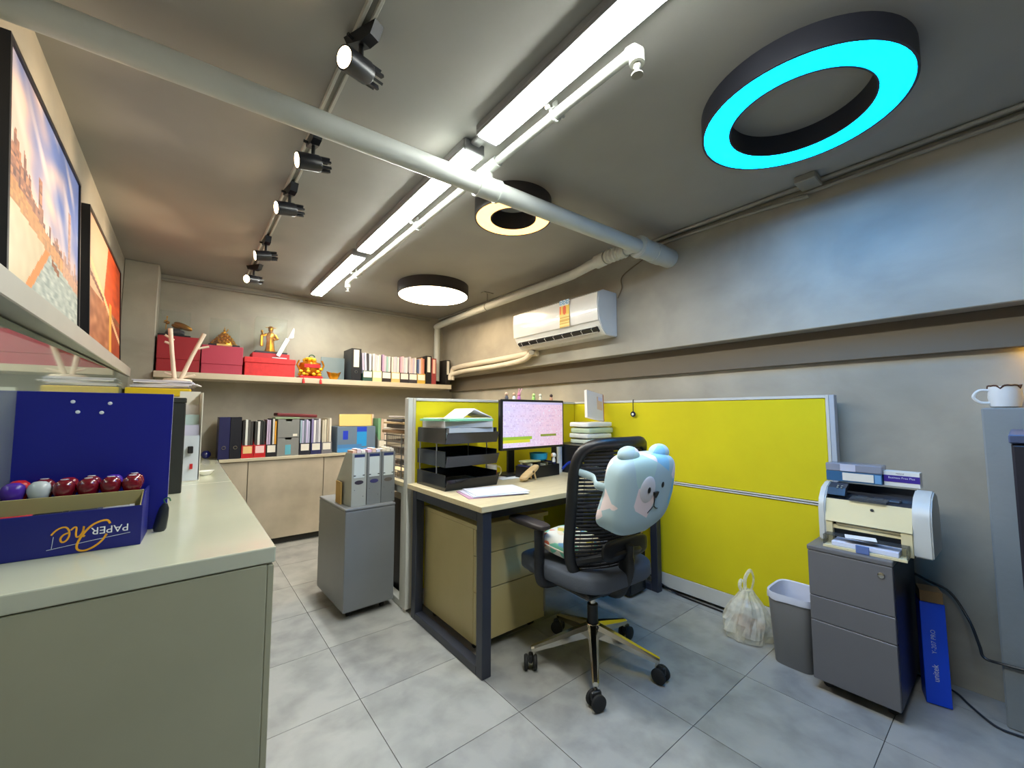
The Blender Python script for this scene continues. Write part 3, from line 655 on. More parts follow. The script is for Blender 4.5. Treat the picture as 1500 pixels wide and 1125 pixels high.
stroke(turned([(.0, .9), (.10, 1), (.12, .5), (.10, .0), (.16, .55), (.38, .95), (.55, .95), (.60, .6), (.58, .1), (.72, .0), (.95, .25)], 705, 575, 648, 728), .0020)
stroke(turned([(.0, .40), (.40, .50), (.62, .75), (.55, 1.0), (.30, 1.0), (.08, .70), (.08, .30), (.30, .0), (.65, .0), (1.0, .18), (1.25, .45)], 578, 452, 642, 750), .0021)
stroke([C(1120, 742), C(760, 770), C(390, 802)], .0007, 'rule_line', (210, 214, 226)); stroke([C(440, 705), C(430, 795)], .0006, 'rule_line', (210, 214, 226))
# stamps in two rows at the back of the carton, pens at the front
def stamp(loc, cm, label, group, r=.0242, tilt=0, cap=True):
    s = thing('hand_stamp', label, 'stamp', loc, rot=(tilt, 0, random.uniform(-.08, .08)), group=group)
    obj('stamp_block', bx(BM(), -.016, .016, -.011, .011, 0, .04, .003), M_black, s)
    obj('grip', lathe(BM(), [(.012, .0405), (.016, .055), (r*.85, .068), (r, .080), (r*1.0, .090), (r*.85, .101), (r*.5, .1085), (.001, .110)], n=20, sy=.82), cm, s, smooth=True)
    if cap: obj('top_label', lathe(BM(), [(.001, .1090), (.009, .1092), (.009, .1106), (.001, .1108)], n=12), simple((226, 226, 226), .2), s)
    return s
base = Vector((-.2415, 1.665, ZK+.0865))
cols = [M_purple, simple((190, 196, 196), .08), M_maroon, M_maroon, M_maroon, M_maroon]
nms = ['purple hand stamp at far left of front stamp row', 'silver domed hand stamp in the front row of stamps', 'maroon hand stamp right of the silver one', 'maroon hand stamp in middle of front stamp row', 'maroon hand stamp with glossy top near right of front row', 'maroon hand stamp at right end of front row']
for i in range(6): stamp(base+Vector((-.1215+.0485*i, .089-.0017*i, 0)), cols[i], nms[i], 'hand stamps in the carton', cap=(i not in (0, 1)))
nms2 = ['red hand stamp at far left of back stamp row', 'maroon hand stamp, second of back row', 'crimson hand stamp, third of back row', 'maroon hand stamp, fourth of back row', 'purple capped hand stamp in back row', 'tall maroon hand stamp at right end of back row']
cm2 = [M_red, M_maroon, simple((140, 20, 34), .25), M_maroon, M_purple, M_maroon]
for i in range(6): stamp(base+Vector((-.1205+.0485*i, .133-.0017*i, .001)), cm2[i], nms2[i], 'hand stamps in the carton', cap=(i % 2 == 1))
for i, (c, nm) in enumerate((((190, 36, 44), 'red'), ((22, 22, 26), 'black'), ((40, 44, 60), 'slate'), ((150, 150, 156), 'silver'))):
    p_ = thing('marker_pen', nm+' marker lying in the front of the navy carton', 'pen', base+Vector((-.105+.068*i, .032, .019)), rotz=math.radians(4*i-6), group='markers in the carton')
    obj('barrel', tube(BM(), [(-.034, 0, 0), (-.03, 0, 0), (.02, 0, 0), (.022, 0, 0)], [.007, .0085, .0085, .007], 10), simple(c, .3), p_, smooth=True)
    obj('cap', tube(BM(), [(.0225, 0, 0), (.034, 0, 0)], .0092, 10), simple([min(255, x+25) for x in c], .3), p_, smooth=True)
fill = obj('loose_stationery', bx(BM(), -.146, .146, .007, .053, -.0820, .010, .004), simple((34, 34, 44), .6), loc=base, rot=(0, 0, math.radians(-2))); tag(fill, 'dark pencil case filling front of the navy carton', 'pencil case')
# blue ring binder standing behind
t = thing('ring_binder', 'bright navy blue ring binder standing upright with four silver rivets', 'binder', (-.2205, 1.850, ZK), rot=(math.radians(1), 0, math.radians(0)))
obj('front_cover', bx(BM(), -.185, .185, 0, .004, 0, .455, .0015), mat('royal_navy', (10, 20, 128), .4), t)
obj('back_cover', bx(BM(), -.185, .185, .045, .049, 0, .455, .0015), M_blue, t)
obj('spine', bx(BM(), .181, .185, .0045, .0445, 0, .455), simple((150, 154, 160), .4), t)
obj('papers', bx(BM(), -.17, .165, .01, .04, .01, .43), M_paper, t)
for x, z in ((-.055, .425), (.028, .421), (-.043, .393), (.010, .391)):
    obj('rivet', lathe(BM(), [(.0055, 0), (.0055, .001), (.002, .0025), (.001, .0025)], n=12, M=Matrix.Translation((x, 0, z)) @ Matrix.Rotation(PI/2, 4, 'X')), simple((214, 218, 224), .3), t, smooth=True)
t = thing('cord_stamp', 'black stamp in a pouch with green cord beside the blue binder', 'stamp', (-.052, 1.80, ZK), rot=(0, math.radians(8), 0)); 
b_ = BM(); lathe(b_, [(.014, 0), (.018, .01), (.016, .05), (.013, .075), (.006, .09), (.001, .092)], n=12, sy=.7); obj('pouch', b_, simple((28, 34, 40), .35), t, smooth=True)
obj('cord', tube(BM(), smooth_pts([(0, 0, .09), (-.006, 0, .102), (.006, .0, .108), (.012, 0, .098)], 5), .002, 6), simple((30, 90, 60), .6), t)
# black case with yellow lid, papers, branches
t = thing('storage_case', 'black upright case behind the blue binder', 'case', (-.125, 2.58, ZK))
obj('body', bx(BM(), -.125, .125, 0, .24, 0, .44, .004), simple((36, 38, 34), .5), t)
obj('lid', bx(BM(), -.127, .127, -.002, .242, .4405, .465, .004), simple((42, 44, 40), .5), t)
t = thing('lidded_carton', 'white carton with bright yellow lid at far end of left counter', 'box', (-.16, 3.72, ZK))
obj('carton', bx(BM(), -.155, .165, 0, .33, 0, .505, .003), simple((226, 220, 204), .5), t)
obj('lid', bx(BM(), -.165, .185, -.008, .34, .5055, .562, .008, 2), simple((206, 176, 10), .45), t)
for i in range(8):
    t = obj('paper_sheaf', bx(BM(), -.16, .16, -.115, .115, 0, .007, M=Matrix.Rotation(math.radians(random.uniform(-9, 9)), 4, 'Z')), simple((206+6*(i % 3), 206+6*(i % 3), 222), .8) if i else simple((96, 90, 92), .8), loc=(-.13+random.uniform(-.012, .05), 3.88, ZK+.563+.0075*i)); tag(t, ['grey sheet', 'white sheaf', 'pale sheaf', 'white folder', 'pale folder', 'lilac sheaf', 'thin white sheaf', 'top white sheaf'][i]+' on the yellow lid, '+ORD[i]+' from bottom of pile', 'papers', 'papers on the yellow lid')
zt = ZK+.563+.0075*8
t = thing('branch_stand', 'white painted wooden branch stand on the paper pile', 'stand', (-.058, 3.86, zt))
obj('base', lathe(BM(), [(.085, 0), (.085, .010), (.078, .015), (.001, .016)], n=20), M_twig, t, smooth=True)
for pts, tw in (([(-.018, 0, .015), (-.038, 0, .19), (-.058, 0, .385)], [((-.034, 0, .30), (-.085, 0, .335)), ((-.045, 0, .27), (-.085, 0, .285)), ((-.022, 0, .04), (-.075, .01, .06))]),
                ([(.018, 0, .015), (.075, 0, .19), (.142, 0, .37)], [((.10, .0, .25), (.175, .0, .275)), ((.03, 0, .03), (.10, -.01, .05))])):
    s_ = obj('branch', tube(BM(), pts, [.0145, .013, .0145], 10), M_twig, t, smooth=True)
    for a, b2 in tw: obj('twig', tube(BM(), [a, b2], [.009, .0075], 8), M_twig, s_, smooth=True)
# white leaflet holder
t = thing('leaflet_holder', 'tall white leaflet holder with pale leaflets beside black case', 'holder', (.03, 2.98, ZK), rotz=math.radians(4))
b_ = BM(); bx(b_, -.05, .05, .17, .175, 0, .52); bx(b_, -.05, -.046, 0, .17, 0, .40); bx(b_, .046, .05, .02, .175, 0, .51); bx(b_, -.046, .046, 0, .17, 0, .004); obj('body', b_, simple((226, 222, 206), .4), t)
for i, c in enumerate(((216, 222, 226), (210, 208, 226), (196, 218, 214), (226, 218, 210))): obj('leaflet', bx(BM(), -.04, .04, .01+.035*i, .014+.035*i, .005, .26+.06*i), simple(c, .7), t)
obj('binder_clip', bx(BM(), -.012, .012, -.018, .004, .16, .2, .003), M_black, t); obj('red_tag', bx(BM(), .0, .014, -.003, -.0005, .07, .1), M_red, t)
t = thing('soap_dish', 'small low white dish on the far counter', 'dish', (.115, 3.22, ZK), rotz=math.radians(20)); b_ = BM(); lathe(b_, [(.02, 0), (.03, .006), (.046, .026), (.043, .027), (.02, .008), (.001, .007)], n=22, sy=.55); obj('bowl', b_, simple((236, 236, 226), .25), t, smooth=True); obj('rim', tube(BM(), [(.045*math.cos(a*PI/12), .0247*math.sin(a*PI/12), .027) for a in range(24)], .002, 6, True), M_white, t, smooth=True)
# ==PART3==
# ------------------------------------------------------------------ partitions
pt = thing('desk_partition', 'yellow fabric partition screen behind the desk', 'partition', (1.05, 2.31, 0))
PW = 1.475
obj('end_post', bx(BM(), 0, .03, 0, .05, .02, 1.262, .002), M_alu, pt); obj('end_cover', bx(BM(), .0305, .05, 0, .05, .02, 1.262, .002), mat('alu_warm', (196, 190, 172), .4), pt)
obj('top_rail', bx(BM(), .0505, PW, 0, .05, 1.245, 1.262, .002), M_alu, pt); obj('middle_rail', bx(BM(), .0505, PW, 0, .05, .70, .72, .002), M_alu, pt); obj('skirting', bx(BM(), .0505, PW, .005, .045, .02, .11, .002), M_alu, pt)
obj('upper_panel', bx(BM(), .0505, PW, .006, .044, .7205, 1.2445, .004), M_yel, pt); obj('lower_panel', bx(BM(), .0505, PW, .006, .044, .1105, .6995, .004), M_yel, pt)
for x in (.015, 1.3): obj('levelling_foot', cyl(BM(), (x, .025, 0), (x, .025, .02), .012, n=10), M_chrome, pt)
ps = thing('desk_partition', 'large yellow fabric partition screen standing along right wall', 'partition', (2.53, .575, 0))
L = 2.36-.575
obj('end_post', bx(BM(), 0, .05, 0, .022, .02, 1.262, .002), simple((176, 184, 194), .4), ps); obj('end_cover', bx(BM(), -.001, .051, .0225, .036, .02, 1.262, .001), M_alu, ps)
obj('top_rail', bx(BM(), 0, .05, .0365, L, 1.246, 1.262, .002), M_alu, ps); 
for z in (.7005, .7125): obj('middle_rail', bx(BM(), -.002, .05, .0365, L, z, z+.007, .001), M_alu, ps)
obj('skirting', bx(BM(), .004, .046, .0365, L, .022, .11, .002), M_alu, ps)
obj('upper_panel', bx(BM(), .004, .046, .0365, L, .7205, 1.2455, .004), M_yel, ps); obj('lower_panel', bx(BM(), .004, .046, .0365, L, .1105, .6995, .004), M_yel, ps)
for y in (.1, 1.0, 1.7): obj('levelling_foot', cyl(BM(), (.025, y, 0), (.025, y, .022), .012, n=10), M_black, ps)
kc = thing('key_charm', 'small dark eye charm hanging on the right yellow partition', 'charm', (2.522, 1.74, 1.262)); 
b_ = BM(); tube(b_, [(.006, 0, .003), (-.004, 0, .003), (-.005, 0, -.04), (-.005, 0, -.085)], .003, 6); obj('strap', b_, M_black, kc)
b_ = BM(); lathe(b_, [(.020, -.003), (.02, .003), (.001, .004)], n=16, M=Matrix.Translation((-.006, 0, -.10)) @ Matrix.Rotation(-PI/2, 4, 'Y')); obj('bead', b_, simple((20, 26, 60), .2), kc, smooth=True)
b_ = BM(); lathe(b_, [(.009, .0045), (.009, .006), (.001, .0065)], n=12, M=Matrix.Translation((-.006, 0, -.10)) @ Matrix.Rotation(-PI/2, 4, 'Y')); obj('eye', b_, M_white, kc)

# ------------------------------------------------------------------ desk
def leg_hoop(par, x, y0, y1, m_, zt=.72, s=.05):
    f = BM(); bx(f, x, x+s, y0, y0+s, 0, zt, .003); obj('leg', f, m_, par)
    f = BM(); bx(f, x, x+s, y1-s, y1, 0, zt, .003); obj('leg', f, m_, par)
    f = BM(); bx(f, x, x+s, y0+s, y1-s, 0, .04, .003); obj('foot_bar', f, m_, par)
    f = BM(); bx(f, x, x+s, y0+s, y1-s, zt-.045, zt, .003); obj('top_bar', f, m_, par)
dk = thing('office_desk', 'pale oak topped desk with dark steel hoop legs facing the chair', 'desk', (1.05, 1.525, 0))
obj('desktop', bx(BM(), 0, 1.47, 0, .78, .7225, .75, .002), M_oak, dk)
leg_hoop(dk, .012, .008, .73, M_navy); leg_hoop(dk, 1.40, .008, .73, M_navy)
obj('crossbeam', bx(BM(), .063, 1.40, .06, .10, .672, .722, .002), M_blackm, dk); obj('crossbeam', bx(BM(), .063, 1.40, .66, .70, .672, .722, .002), M_blackm, dk)
pd = thing('drawer_pedestal', 'beige three drawer pedestal under the desk', 'drawer unit', (1.135, 1.70, 0))
obj('body', bx(BM(), 0, .46, .02, .54, .05, .60, .002), M_ped, pd); obj('top', bx(BM(), -.004, .475, -.02, .545, .6005, .622, .002), M_ped, pd)
for z0, z1 in ((.052, .296), (.300, .468), (.472, .598)):
    d = obj('drawer', bx(BM(), .002, .458, 0, .0195, z0, z1, .002), M_ped, pd); obj('pull', bx(BM(), .452, .462, -.004, .019, z0+.03, z1-.03, .001), M_conduit, d)
for x in (.05, .41):
    for y in (.07, .48): obj('caster', cyl(BM(), (x-.012, y, .0245), (x+.012, y, .0245), .0245, n=14), M_rubber, pd)
# neighbouring desk behind the partition
d2 = thing('office_desk', 'second desk behind the yellow partition with pale metal frame', 'desk', (1.05, 2.365, 0))
obj('desktop', bx(BM(), 0, 1.47, 0, .74, .7225, .75, .002), M_oak, d2); leg_hoop(d2, .012, .008, .72, M_alu); leg_hoop(d2, 1.40, .008, .72, M_alu)
obj('crossbeam', bx(BM(), .063, 1.40, .06, .10, .672, .722, .002), M_alu, d2)
cp = thing('computer_tower', 'black computer tower under second desk behind partition', 'computer', (1.13, 2.45, 0)); obj('case', bx(BM(), 0, .18, 0, .42, .01, .60, .006), M_black, cp); obj('front_panel', bx(BM(), .005, .175, -.008, -.0005, .02, .59, .003), M_blackm, cp)
wt_ = thing('wire_tray_stack', 'silver wire letter tray stack behind the partition end', 'letter tray', (1.09, 2.44, .7505))
for q in range(4):
    z = .003+q*.075; f = BM()
    for zz in (z, z+.045):
        tube(f, [(0, 0, zz), (.27, 0, zz), (.27, .34, zz), (0, .34, zz)], .0035, 6, True)
    for s in range(10): cyl(f, (.027*s+.013, 0, z), (.027*s+.013, .34, z), .0018, n=5)
    for s in range(11): cyl(f, (0, .034*s, z), (0, .034*s, z+.045), .0016, n=5)
    for s in range(8): cyl(f, (.034*s+.012, 0, z), (.034*s+.012, 0, z+.045), .0016, n=5)
    tr_ = obj('tray', f, mat('silver_wire', (150, 148, 146), .3, metal=.7), wt_)
    if q: 
        obj('papers', bx(BM(), .02, .25, .02, .32, z+.004, z+.012+.008*(q % 3), .001), simple((206, 196, 186) if q % 2 else (180, 180, 176), .8), wt_)
for x, y in ((.0, .05), (.27, .05), (.0, .3), (.27, .3)): obj('post', cyl(BM(), (x, y, 0), (x, y, .285), .004, n=8), M_steel, wt_)
for i, (c, nm, th) in enumerate((((150, 120, 86), 'brown folder', .02), ((226, 220, 210), 'cream papers', .012), ((110, 104, 100), 'grey folder', .022), ((206, 176, 130), 'tan folder', .014), ((60, 58, 62), 'dark folder', .014), ((196, 186, 180), 'loose top papers', .01))):
    zz = [.0, .022, .036, .060, .076, .0965][i]
    t = obj('folder', bx(BM(), -.14, .14, -.17, .17, 0, th, .002, M=Matrix.Rotation(math.radians(random.uniform(-7, 7)), 4, 'Z') @ Matrix.Rotation(math.radians(0 if i < 5 else 2), 4, 'Y')), simple(c, .7), loc=(1.22+.012*(i % 3), 2.61, .7505+.287+zz)); tag(t, nm+' on top of the wire tray stack, '+ORD[i]+' from bottom', 'folder', 'folders on the wire trays')
# grey pedestal beside the partition end
gp = thing('grey_pedestal', 'plain grey steel pedestal cabinet beside partition end, carrying box files', 'drawer unit', (.735, 2.43, 0), rotz=math.radians(2))
obj('body', bx(BM(), 0, .30, 0, .50, .045, .605, .006, 2), M_steel, gp); obj('top', bx(BM(), -.002, .302, -.002, .502, .6055, .622, .006, 2), M_steel, gp)
for z0, z1 in ((.05, .30), (.304, .45), (.454, .60)): 
    d = obj('drawer', bx(BM(), .004, .296, .5005, .516, z0, z1, .003), M_steel, gp)
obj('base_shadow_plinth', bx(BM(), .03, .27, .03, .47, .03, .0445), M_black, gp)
for x in (.05, .25):
    for y in (.06, .44): obj('caster', cyl(BM(), (x-.01, y, .0148), (x+.01, y, .0148), .0148, n=12), M_rubber, gp)
def box_file(loc, rz, col, label, slot, sheets):
    t = thing('box_file', label, 'file', loc, rz, 'grey upright files on the steel pedestal')
    W, d, h = .0435, .25, .31; m_ = simple(col, .38); b_ = BM(); k = .003
    poly = [(0, 0), (d, 0), (d, .12), (.10, h), (0, h)]
    for x in (-W, W-k): prism(b_, poly, x, x+k, 'x')
    bx(b_, -W+k, W-k, 0, d, 0, k); bx(b_, -W+k, W-k, 0, k, k, h, .0); bx(b_, -W+k, W-k, d-k, d, k, .12); obj('body', b_, m_, t)
    lb = obj('spine_label', bx(BM(), -W*.72, W*.72, -.0012, -.0001, .165, .285), simple((206, 216, 218), .5), t); obj('header_band', bx(BM(), -W*.72, W*.72, -.0018, -.0012, .285, .302), simple((38, 52, 104), .5), lb)
    for x in (-1, 1): obj('label_clip', bx(BM(), x*W*.62-.006, x*W*.62+.006, -.0024, -.0013, .176, .181), M_blackm, lb)
    obj('finger_slot', lathe(BM(), [(.012, -.0008), (.012, .0008), (.001, .0009)], n=20, sx=2.2, M=Matrix.Translation((0, -.0004, .138)) @ Matrix.Rotation(PI/2, 4, 'X')), simple(slot, .6), t)
    for x, z in ((-.026, .095), (.026, .055)): obj('rivet', ball(BM(), (x, -.0005, z), (.0028, .0012, .0028), 8), M_steel2, t)
    for i, c in enumerate(sheets): obj('papers', bx(BM(), -W+k+.001+i*.0265, -W+k+.024+i*.0265, .006, .09, k+.001, .325+.008*(i % 2)), simple(c, .8), t)
box_file((.818, 2.465, .6225), math.radians(4), (172, 176, 172), 'lightest grey box file, left of three on the steel pedestal', (56, 50, 64), [(232, 190, 170), (226, 206, 216), (240, 236, 230)])
box_file((.910, 2.471, .6225), math.radians(3), (128, 132, 134), 'middle grey box file of three on the steel pedestal', (60, 60, 110), [(226, 190, 220), (236, 206, 190), (206, 206, 226)])
box_file((1.0, 2.476, .6225), math.radians(3), (120, 124, 126), 'right grey box file of three on the steel pedestal', (96, 90, 84), [(226, 216, 196), (236, 226, 206), (210, 206, 200)])
t = obj('cardboard_sleeve', bx(BM(), -.004, .004, -.05, .05, 0, .13), M_tan, loc=(.752, 2.63, .6225)); tag(t, 'small tan cardboard sleeve left of the grey box files', 'cardboard')

# ------------------------------------------------------------------ things on the desk
ZD = .7505
lt = thing('letter_tray_stack', 'three tier black letter tray on left end of the desk', 'letter tray', (1.10, 1.945, ZD))
M_tray = mat('gloss_black', (24, 26, 30), .18)
for q in range(3):
    z = q*.125; tw, td = .345, .335; f = BM()
    bx(f, 0, tw, 0, td, z, z+.004); bx(f, 0, .004, 0, td, z+.004, z+.085); bx(f, tw-.004, tw, 0, td, z+.004, z+.085); bx(f, .004, tw-.004, td-.004, td, z+.004, z+.085)
    prism(f, [(0, z), (.004, z+.004), (-.022, z+.062), (-.026, z+.060)], 0, tw, 'x')
    tr_ = obj('tray', f, M_tray, lt)
    if q < 2: obj('papers', bx(BM(), .012, tw-.012, .012, td-.012, z+.0045, z+.02), simple((120, 124, 128), .6), lt)
for x in (.002, tw-.002):
    for y in (.10, td-.03): obj('spacer_rod', cyl(BM(), (x, y, .085), (x, y, .25), .0035, n=8), M_steel, lt)
stk = [((196, 214, 222), 'pale blue folder', .052, 0), ((226, 228, 232), 'white papers', .028, 3), ((206, 206, 210), 'grey white papers', .036, -4), ((140, 214, 176), 'mint green folder', .012, 4), ((222, 226, 222), 'white sheet', .004, -6)]
z = ZD+.255
for i, (c, nm, th, a) in enumerate(stk):
    t = obj('paper_stack', bx(BM(), -.155, .155, -.155, .155, 0, th, .001, M=Matrix.Rotation(math.radians(a), 4, 'Z')), simple(c, .7), loc=(1.272 if i != 3 else 1.255, 2.112 if i != 3 else 2.09, z)); tag(t, nm+' in the top black letter tray, '+ORD[i]+' from bottom', 'papers', 'papers in the top letter tray'); z += th+.001
b_ = BM(); prism(b_, [(-.10, 0), (-.02, .055), (-.016, .055), (.11, .004), (.11, 0), (-.018, .047), (-.096, 0)], -.11, .11, 'y'); t = obj('folded_sheet', b_, M_paper, loc=(1.36, 2.14, z)); tag(t, 'white sheet folded like a tent on top of the letter trays', 'paper')
for i, (c, a, dx, dy) in enumerate((((190, 150, 176), -14, 0, 0), ((216, 210, 228), -10, .02, .01), ((206, 214, 230), -18, .03, -.012), ((232, 232, 238), -12, .045, .004))):
    t = obj('document', bx(BM(), -.15, .15, -.105, .105, 0, .0025, M=Matrix.Rotation(math.radians(a), 4, 'Z')), simple(c, .6), loc=(1.265+dx, 1.765+dy, ZD+.003*i)); tag(t, ['mauve clear folder under papers at desk front corner', 'lilac sheet in the desk corner paper pile, second from bottom', 'pale blue sheet in the desk corner paper pile, third from bottom', 'top white sheet of the desk corner paper pile'][i], 'papers', 'papers at the desk corner')
mg = thing('desk_mug', 'white and red mug with yellow handle behind the letter trays', 'mug', (1.56, 2.16, ZD)); obj('cup', lathe(BM(), [(.034, 0), (.038, .004), (.038, .05), (.001, .05)], n=22), M_red, mg, smooth=True); obj('cup_rim', lathe(BM(), [(.038, .0505), (.038, .085), (.034, .085), (.033, .055), (.001, .054)], n=22), M_white, mg, smooth=True)
obj('handle', tube(BM(), smooth_pts([(.036, -.005, .015), (.06, -.012, .02), (.07, -.015, .045), (.06, -.012, .068), (.036, -.005, .072)], 4), .005, 8), simple((222, 206, 130), .4), mg, smooth=True)
wd = thing('wooden_massager', 'small light wooden roller leaning on little legs on the desk', 'desk toy', (1.69, 1.93, ZD), rotz=math.radians(14)); wd.scale = (1.25, 1.25, 1.25)
b_ = BM(); squircle(b_, (0, 0, .040), (.075, .022, .012), .6, 18, M=Matrix.Translation((0, 0, .036)) @ Matrix.Rotation(math.radians(-22), 4, 'Y') @ Matrix.Translation((0, 0, -.036))); obj('board', b_, M_wood, wd, smooth=True)
for y in (-.014, .014): obj('leg', cyl(BM(), (.02, y, .038), (.035, y, .003), .0045, n=8), M_wood, wd)
obj('peg', cyl(BM(), (.0, -.022, .045), (.0, -.026, .045), .006, n=10), simple((90, 80, 60)), wd)
t = obj('note_paper', bx(BM(), -.09, .09, -.05, .05, 0, .002), M_paper, loc=(1.66, 2.10, ZD)); tag(t, 'white note paper lying between mug and wooden toy', 'paper')
og = thing('desk_organizer', 'low black desk organizer with cards below the monitor', 'organizer', (1.86, 2.04, ZD), rotz=math.radians(4))
b_ = BM(); bx(b_, -.15, .15, -.06, .06, 0, .004); 
for a in ((-.15, -.146, -.06, .06), (.146, .15, -.06, .06), (-.146, .146, -.06, -.056), (-.146, .146, .056, .06)): bx(b_, *a, .004, .075)
for x in (-.05, .06): bx(b_, x, x+.003, -.056, .056, .004, .075)
obj('tray', b_, M_black, og)
for i in range(11): obj('card', bx(BM(), -.14+.025*i, -.128+.025*i, -.05, .05, .005, .083+.012*math.sin(i*2.1)), simple([(60, 60, 110), (200, 196, 170), (90, 84, 60), (170, 150, 110), (40, 44, 50)][i % 5], .6), og)
t = obj('notepad_bag', bx(BM(), -.07, .07, -.035, .035, 0, .012, .005), simple((190, 184, 130), .5), loc=(1.78, 2.03, ZD+.098)); tag(t, 'pale green packet lying on the desk organizer', 'packet')
bw = thing('teal_bowl', 'shallow teal blue bowl on the desk organizer', 'bowl', (1.885, 2.06, ZD+.098)); b_ = BM(); lathe(b_, [(.04, 0), (.058, .012), (.062, .05), (.058, .05), (.054, .014), (.001, .008)], n=26); obj('bowl', b_, M_teal, bw, smooth=True); obj('rim', tube(BM(), [(.060*math.cos(a*PI/12), .060*math.sin(a*PI/12), .05) for a in range(24)], .003, 6, True), M_teal, bw, smooth=True)
ty = thing('toy_figure', 'tiny white and tan round headed toy on the desk organizer edge', 'toy', (1.935, 1.965, ZD+.094)); obj('torso', lathe(BM(), [(.011, 0), (.012, .012), (.008, .03), (.001, .032)], n=12), M_white, ty, smooth=True); obj('head', ball(BM(), (0, 0, .045), (.018, .016, .016), 12), M_white, ty, smooth=True); obj('ear', ball(BM(), (-.017, 0, .045), (.009, .008, .013), 10), simple((206, 160, 90)), ty, smooth=True)
t = obj('blue_lanyard', tube(BM(), smooth_pts([(-.09, 0, .04), (-.03, .0, .075), (.03, 0, .07), (.065, -.01, .045), (.06, -.02, .004), (.02, -.02, .002), (-.04, -.01, .004)], 6), .010, 8, flat=.5), simple((20, 50, 160), .4), loc=(2.07, 1.93, ZD+.006), smooth=True); tag(t, 'loop of broad blue lanyard beside the desk organizer', 'lanyard')
ph = thing('desk_phone', 'dark desk telephone right of the blue lanyard', 'telephone', (2.13, 1.78, ZD), rotz=math.radians(8)); b_ = BM(); prism(b_, [(-.09, 0), (.09, 0), (.09, .055), (-.09, .02)], -.08, .08, 'x'); obj('base', b_, M_black, ph); obj('handset', bx(BM(), -.078, -.035, -.095, .095, .045, .075, .01, 2, M=Matrix.Rotation(math.radians(10), 4, 'X')), M_black, ph); obj('display', bx(BM(), -.01, .07, .02, .06, .05, .054, M=Matrix.Rotation(math.radians(10), 4, 'X')), simple((96, 106, 100), .3), ph)
for i in range(12): obj('key', bx(BM(), -.006+.026*(i % 3), .012+.026*(i % 3), -.068+.02*(i//3), -.056+.02*(i//3), .036, .041, M=Matrix.Rotation(math.radians(10), 4, 'X')), M_steel2, ph)
# monitor
mo = thing('computer_monitor', 'black monitor with pinkish spreadsheet screen on the desk', 'monitor', (1.765, 2.175, ZD), rotz=math.radians(1))
obj('foot', bx(BM(), -.11, .11, -.06, .10, 0, .012, .005, 2), M_black, mo); obj('stand', bx(BM(), -.03, .03, .03, .05, .0125, .34, .004), M_black, mo)
b_ = BM(); TM = Matrix.Translation((0, -.205, .19)); bx(b_, -.278, .278, 0, .03, 0, .315, .005, M=TM); bx(b_, -.16, .16, .03, .05, .05, .26, .008, M=TM); obj('casing', b_, M_black, mo)
bx_ = BM(); bx(bx_, -.06, .06, -.16, .04, .28, .32); obj('mount_arm', bx_, M_black, mo)
def sheet(u, v):
    c = mixc((214, 200, 232), (236, 196, 214), u*1.2+.15*N(u*8, v*8))
    if v > .95: return (206, 190, 222)
    if .16 < v < .24 and u < .46: return (150, 180, 60)
    if .10 < v < .16 and u < .42: return (206, 200, 60)
    if .22 < v < .26 and .6 < u < .88: return (130, 140, 50)
    r = int(v*46)
    if r % 2 and N(int(u*70)*2.3, r*3.7, 5) > .12: return mixc(c, (150, 110, 160), .2)
    if N(u*60, r*1.9, 7) > .42: return mixc(c, (246, 240, 248), .5)
    return c
painted('screen', .525, .285, 90, 60, sheet, attr_mat('lit_screen', .3, .22), mo, (0, -.2062, .19+.158), RX, 'pinkish spreadsheet on lit screen')
for i, (x, c, c2, nm) in enumerate(((-.215, (90, 88, 96), (206, 170, 140), 'grey clad'), (-.155, (226, 226, 226), (206, 170, 140), 'white clad'), (-.115, (206, 120, 190), (226, 140, 170), 'pink'), (.01, (170, 214, 110), (190, 226, 130), 'lime green'), (.07, (226, 214, 180), (232, 222, 196), 'cream'), (.17, (200, 150, 120), (60, 40, 36), 'brown haired'))):
    t = thing('toy_figurine', 'tiny '+nm+' toy figurine on the monitor top edge', 'toy', (1.765+x, 1.985, ZD+.5055), group='tiny toys on the monitor')
    obj('torso', lathe(BM(), [(.011, 0), (.012, .01), (.007, .022), (.001, .023)], n=10), simple(c, .5), t, smooth=True); obj('head', ball(BM(), (0, 0, .031), .0115, 10), simple(c2, .5), t, smooth=True)
    if i == 2:
        for s in (-1, 1): obj('ear', tube(BM(), [(s*.004, 0, .038), (s*.012+.012, 0, .07)], [.004, .003], 6), simple((214, 150, 170), .5), t)
# riser and parcels at right end of desk
rs = thing('monitor_riser', 'black shelf riser at right end of the desk', 'riser', (2.31, 2.04, ZD)); obj('board', bx(BM(), -.19, .19, -.15, .15, .18, .198, .002), M_blackm, rs)
for x in (-.188, .176): obj('side', bx(BM(), x, x+.012, -.14, .14, 0, .1795, .001), M_blackm, rs)
zr = ZD+.1985
for i, (c, nm, th, dx) in enumerate((((206, 216, 206), 'pale green', .035, 0), ((226, 228, 226), 'white', .035, -.012), ((190, 206, 180), 'sage', .04, .006), ((232, 232, 230), 'bright white', .035, -.006))):
    b_ = BM(); squircle(b_, (0, 0, th/2), (.14, .10, th/2), .24, 24, fn=lambda q: q+Vector((0, 0, .006*N(q.x*14, q.y*14, i*3)*abs(q.x)/.15)))
    t = obj('folded_bag', b_, simple(c, .35), loc=(2.365+dx, 2.00, zr), smooth=True); tag(t, nm+' folded plastic parcel on the black riser, '+ORD[i]+' from bottom', 'parcel', 'folded parcels on the riser'); zr += th+.003
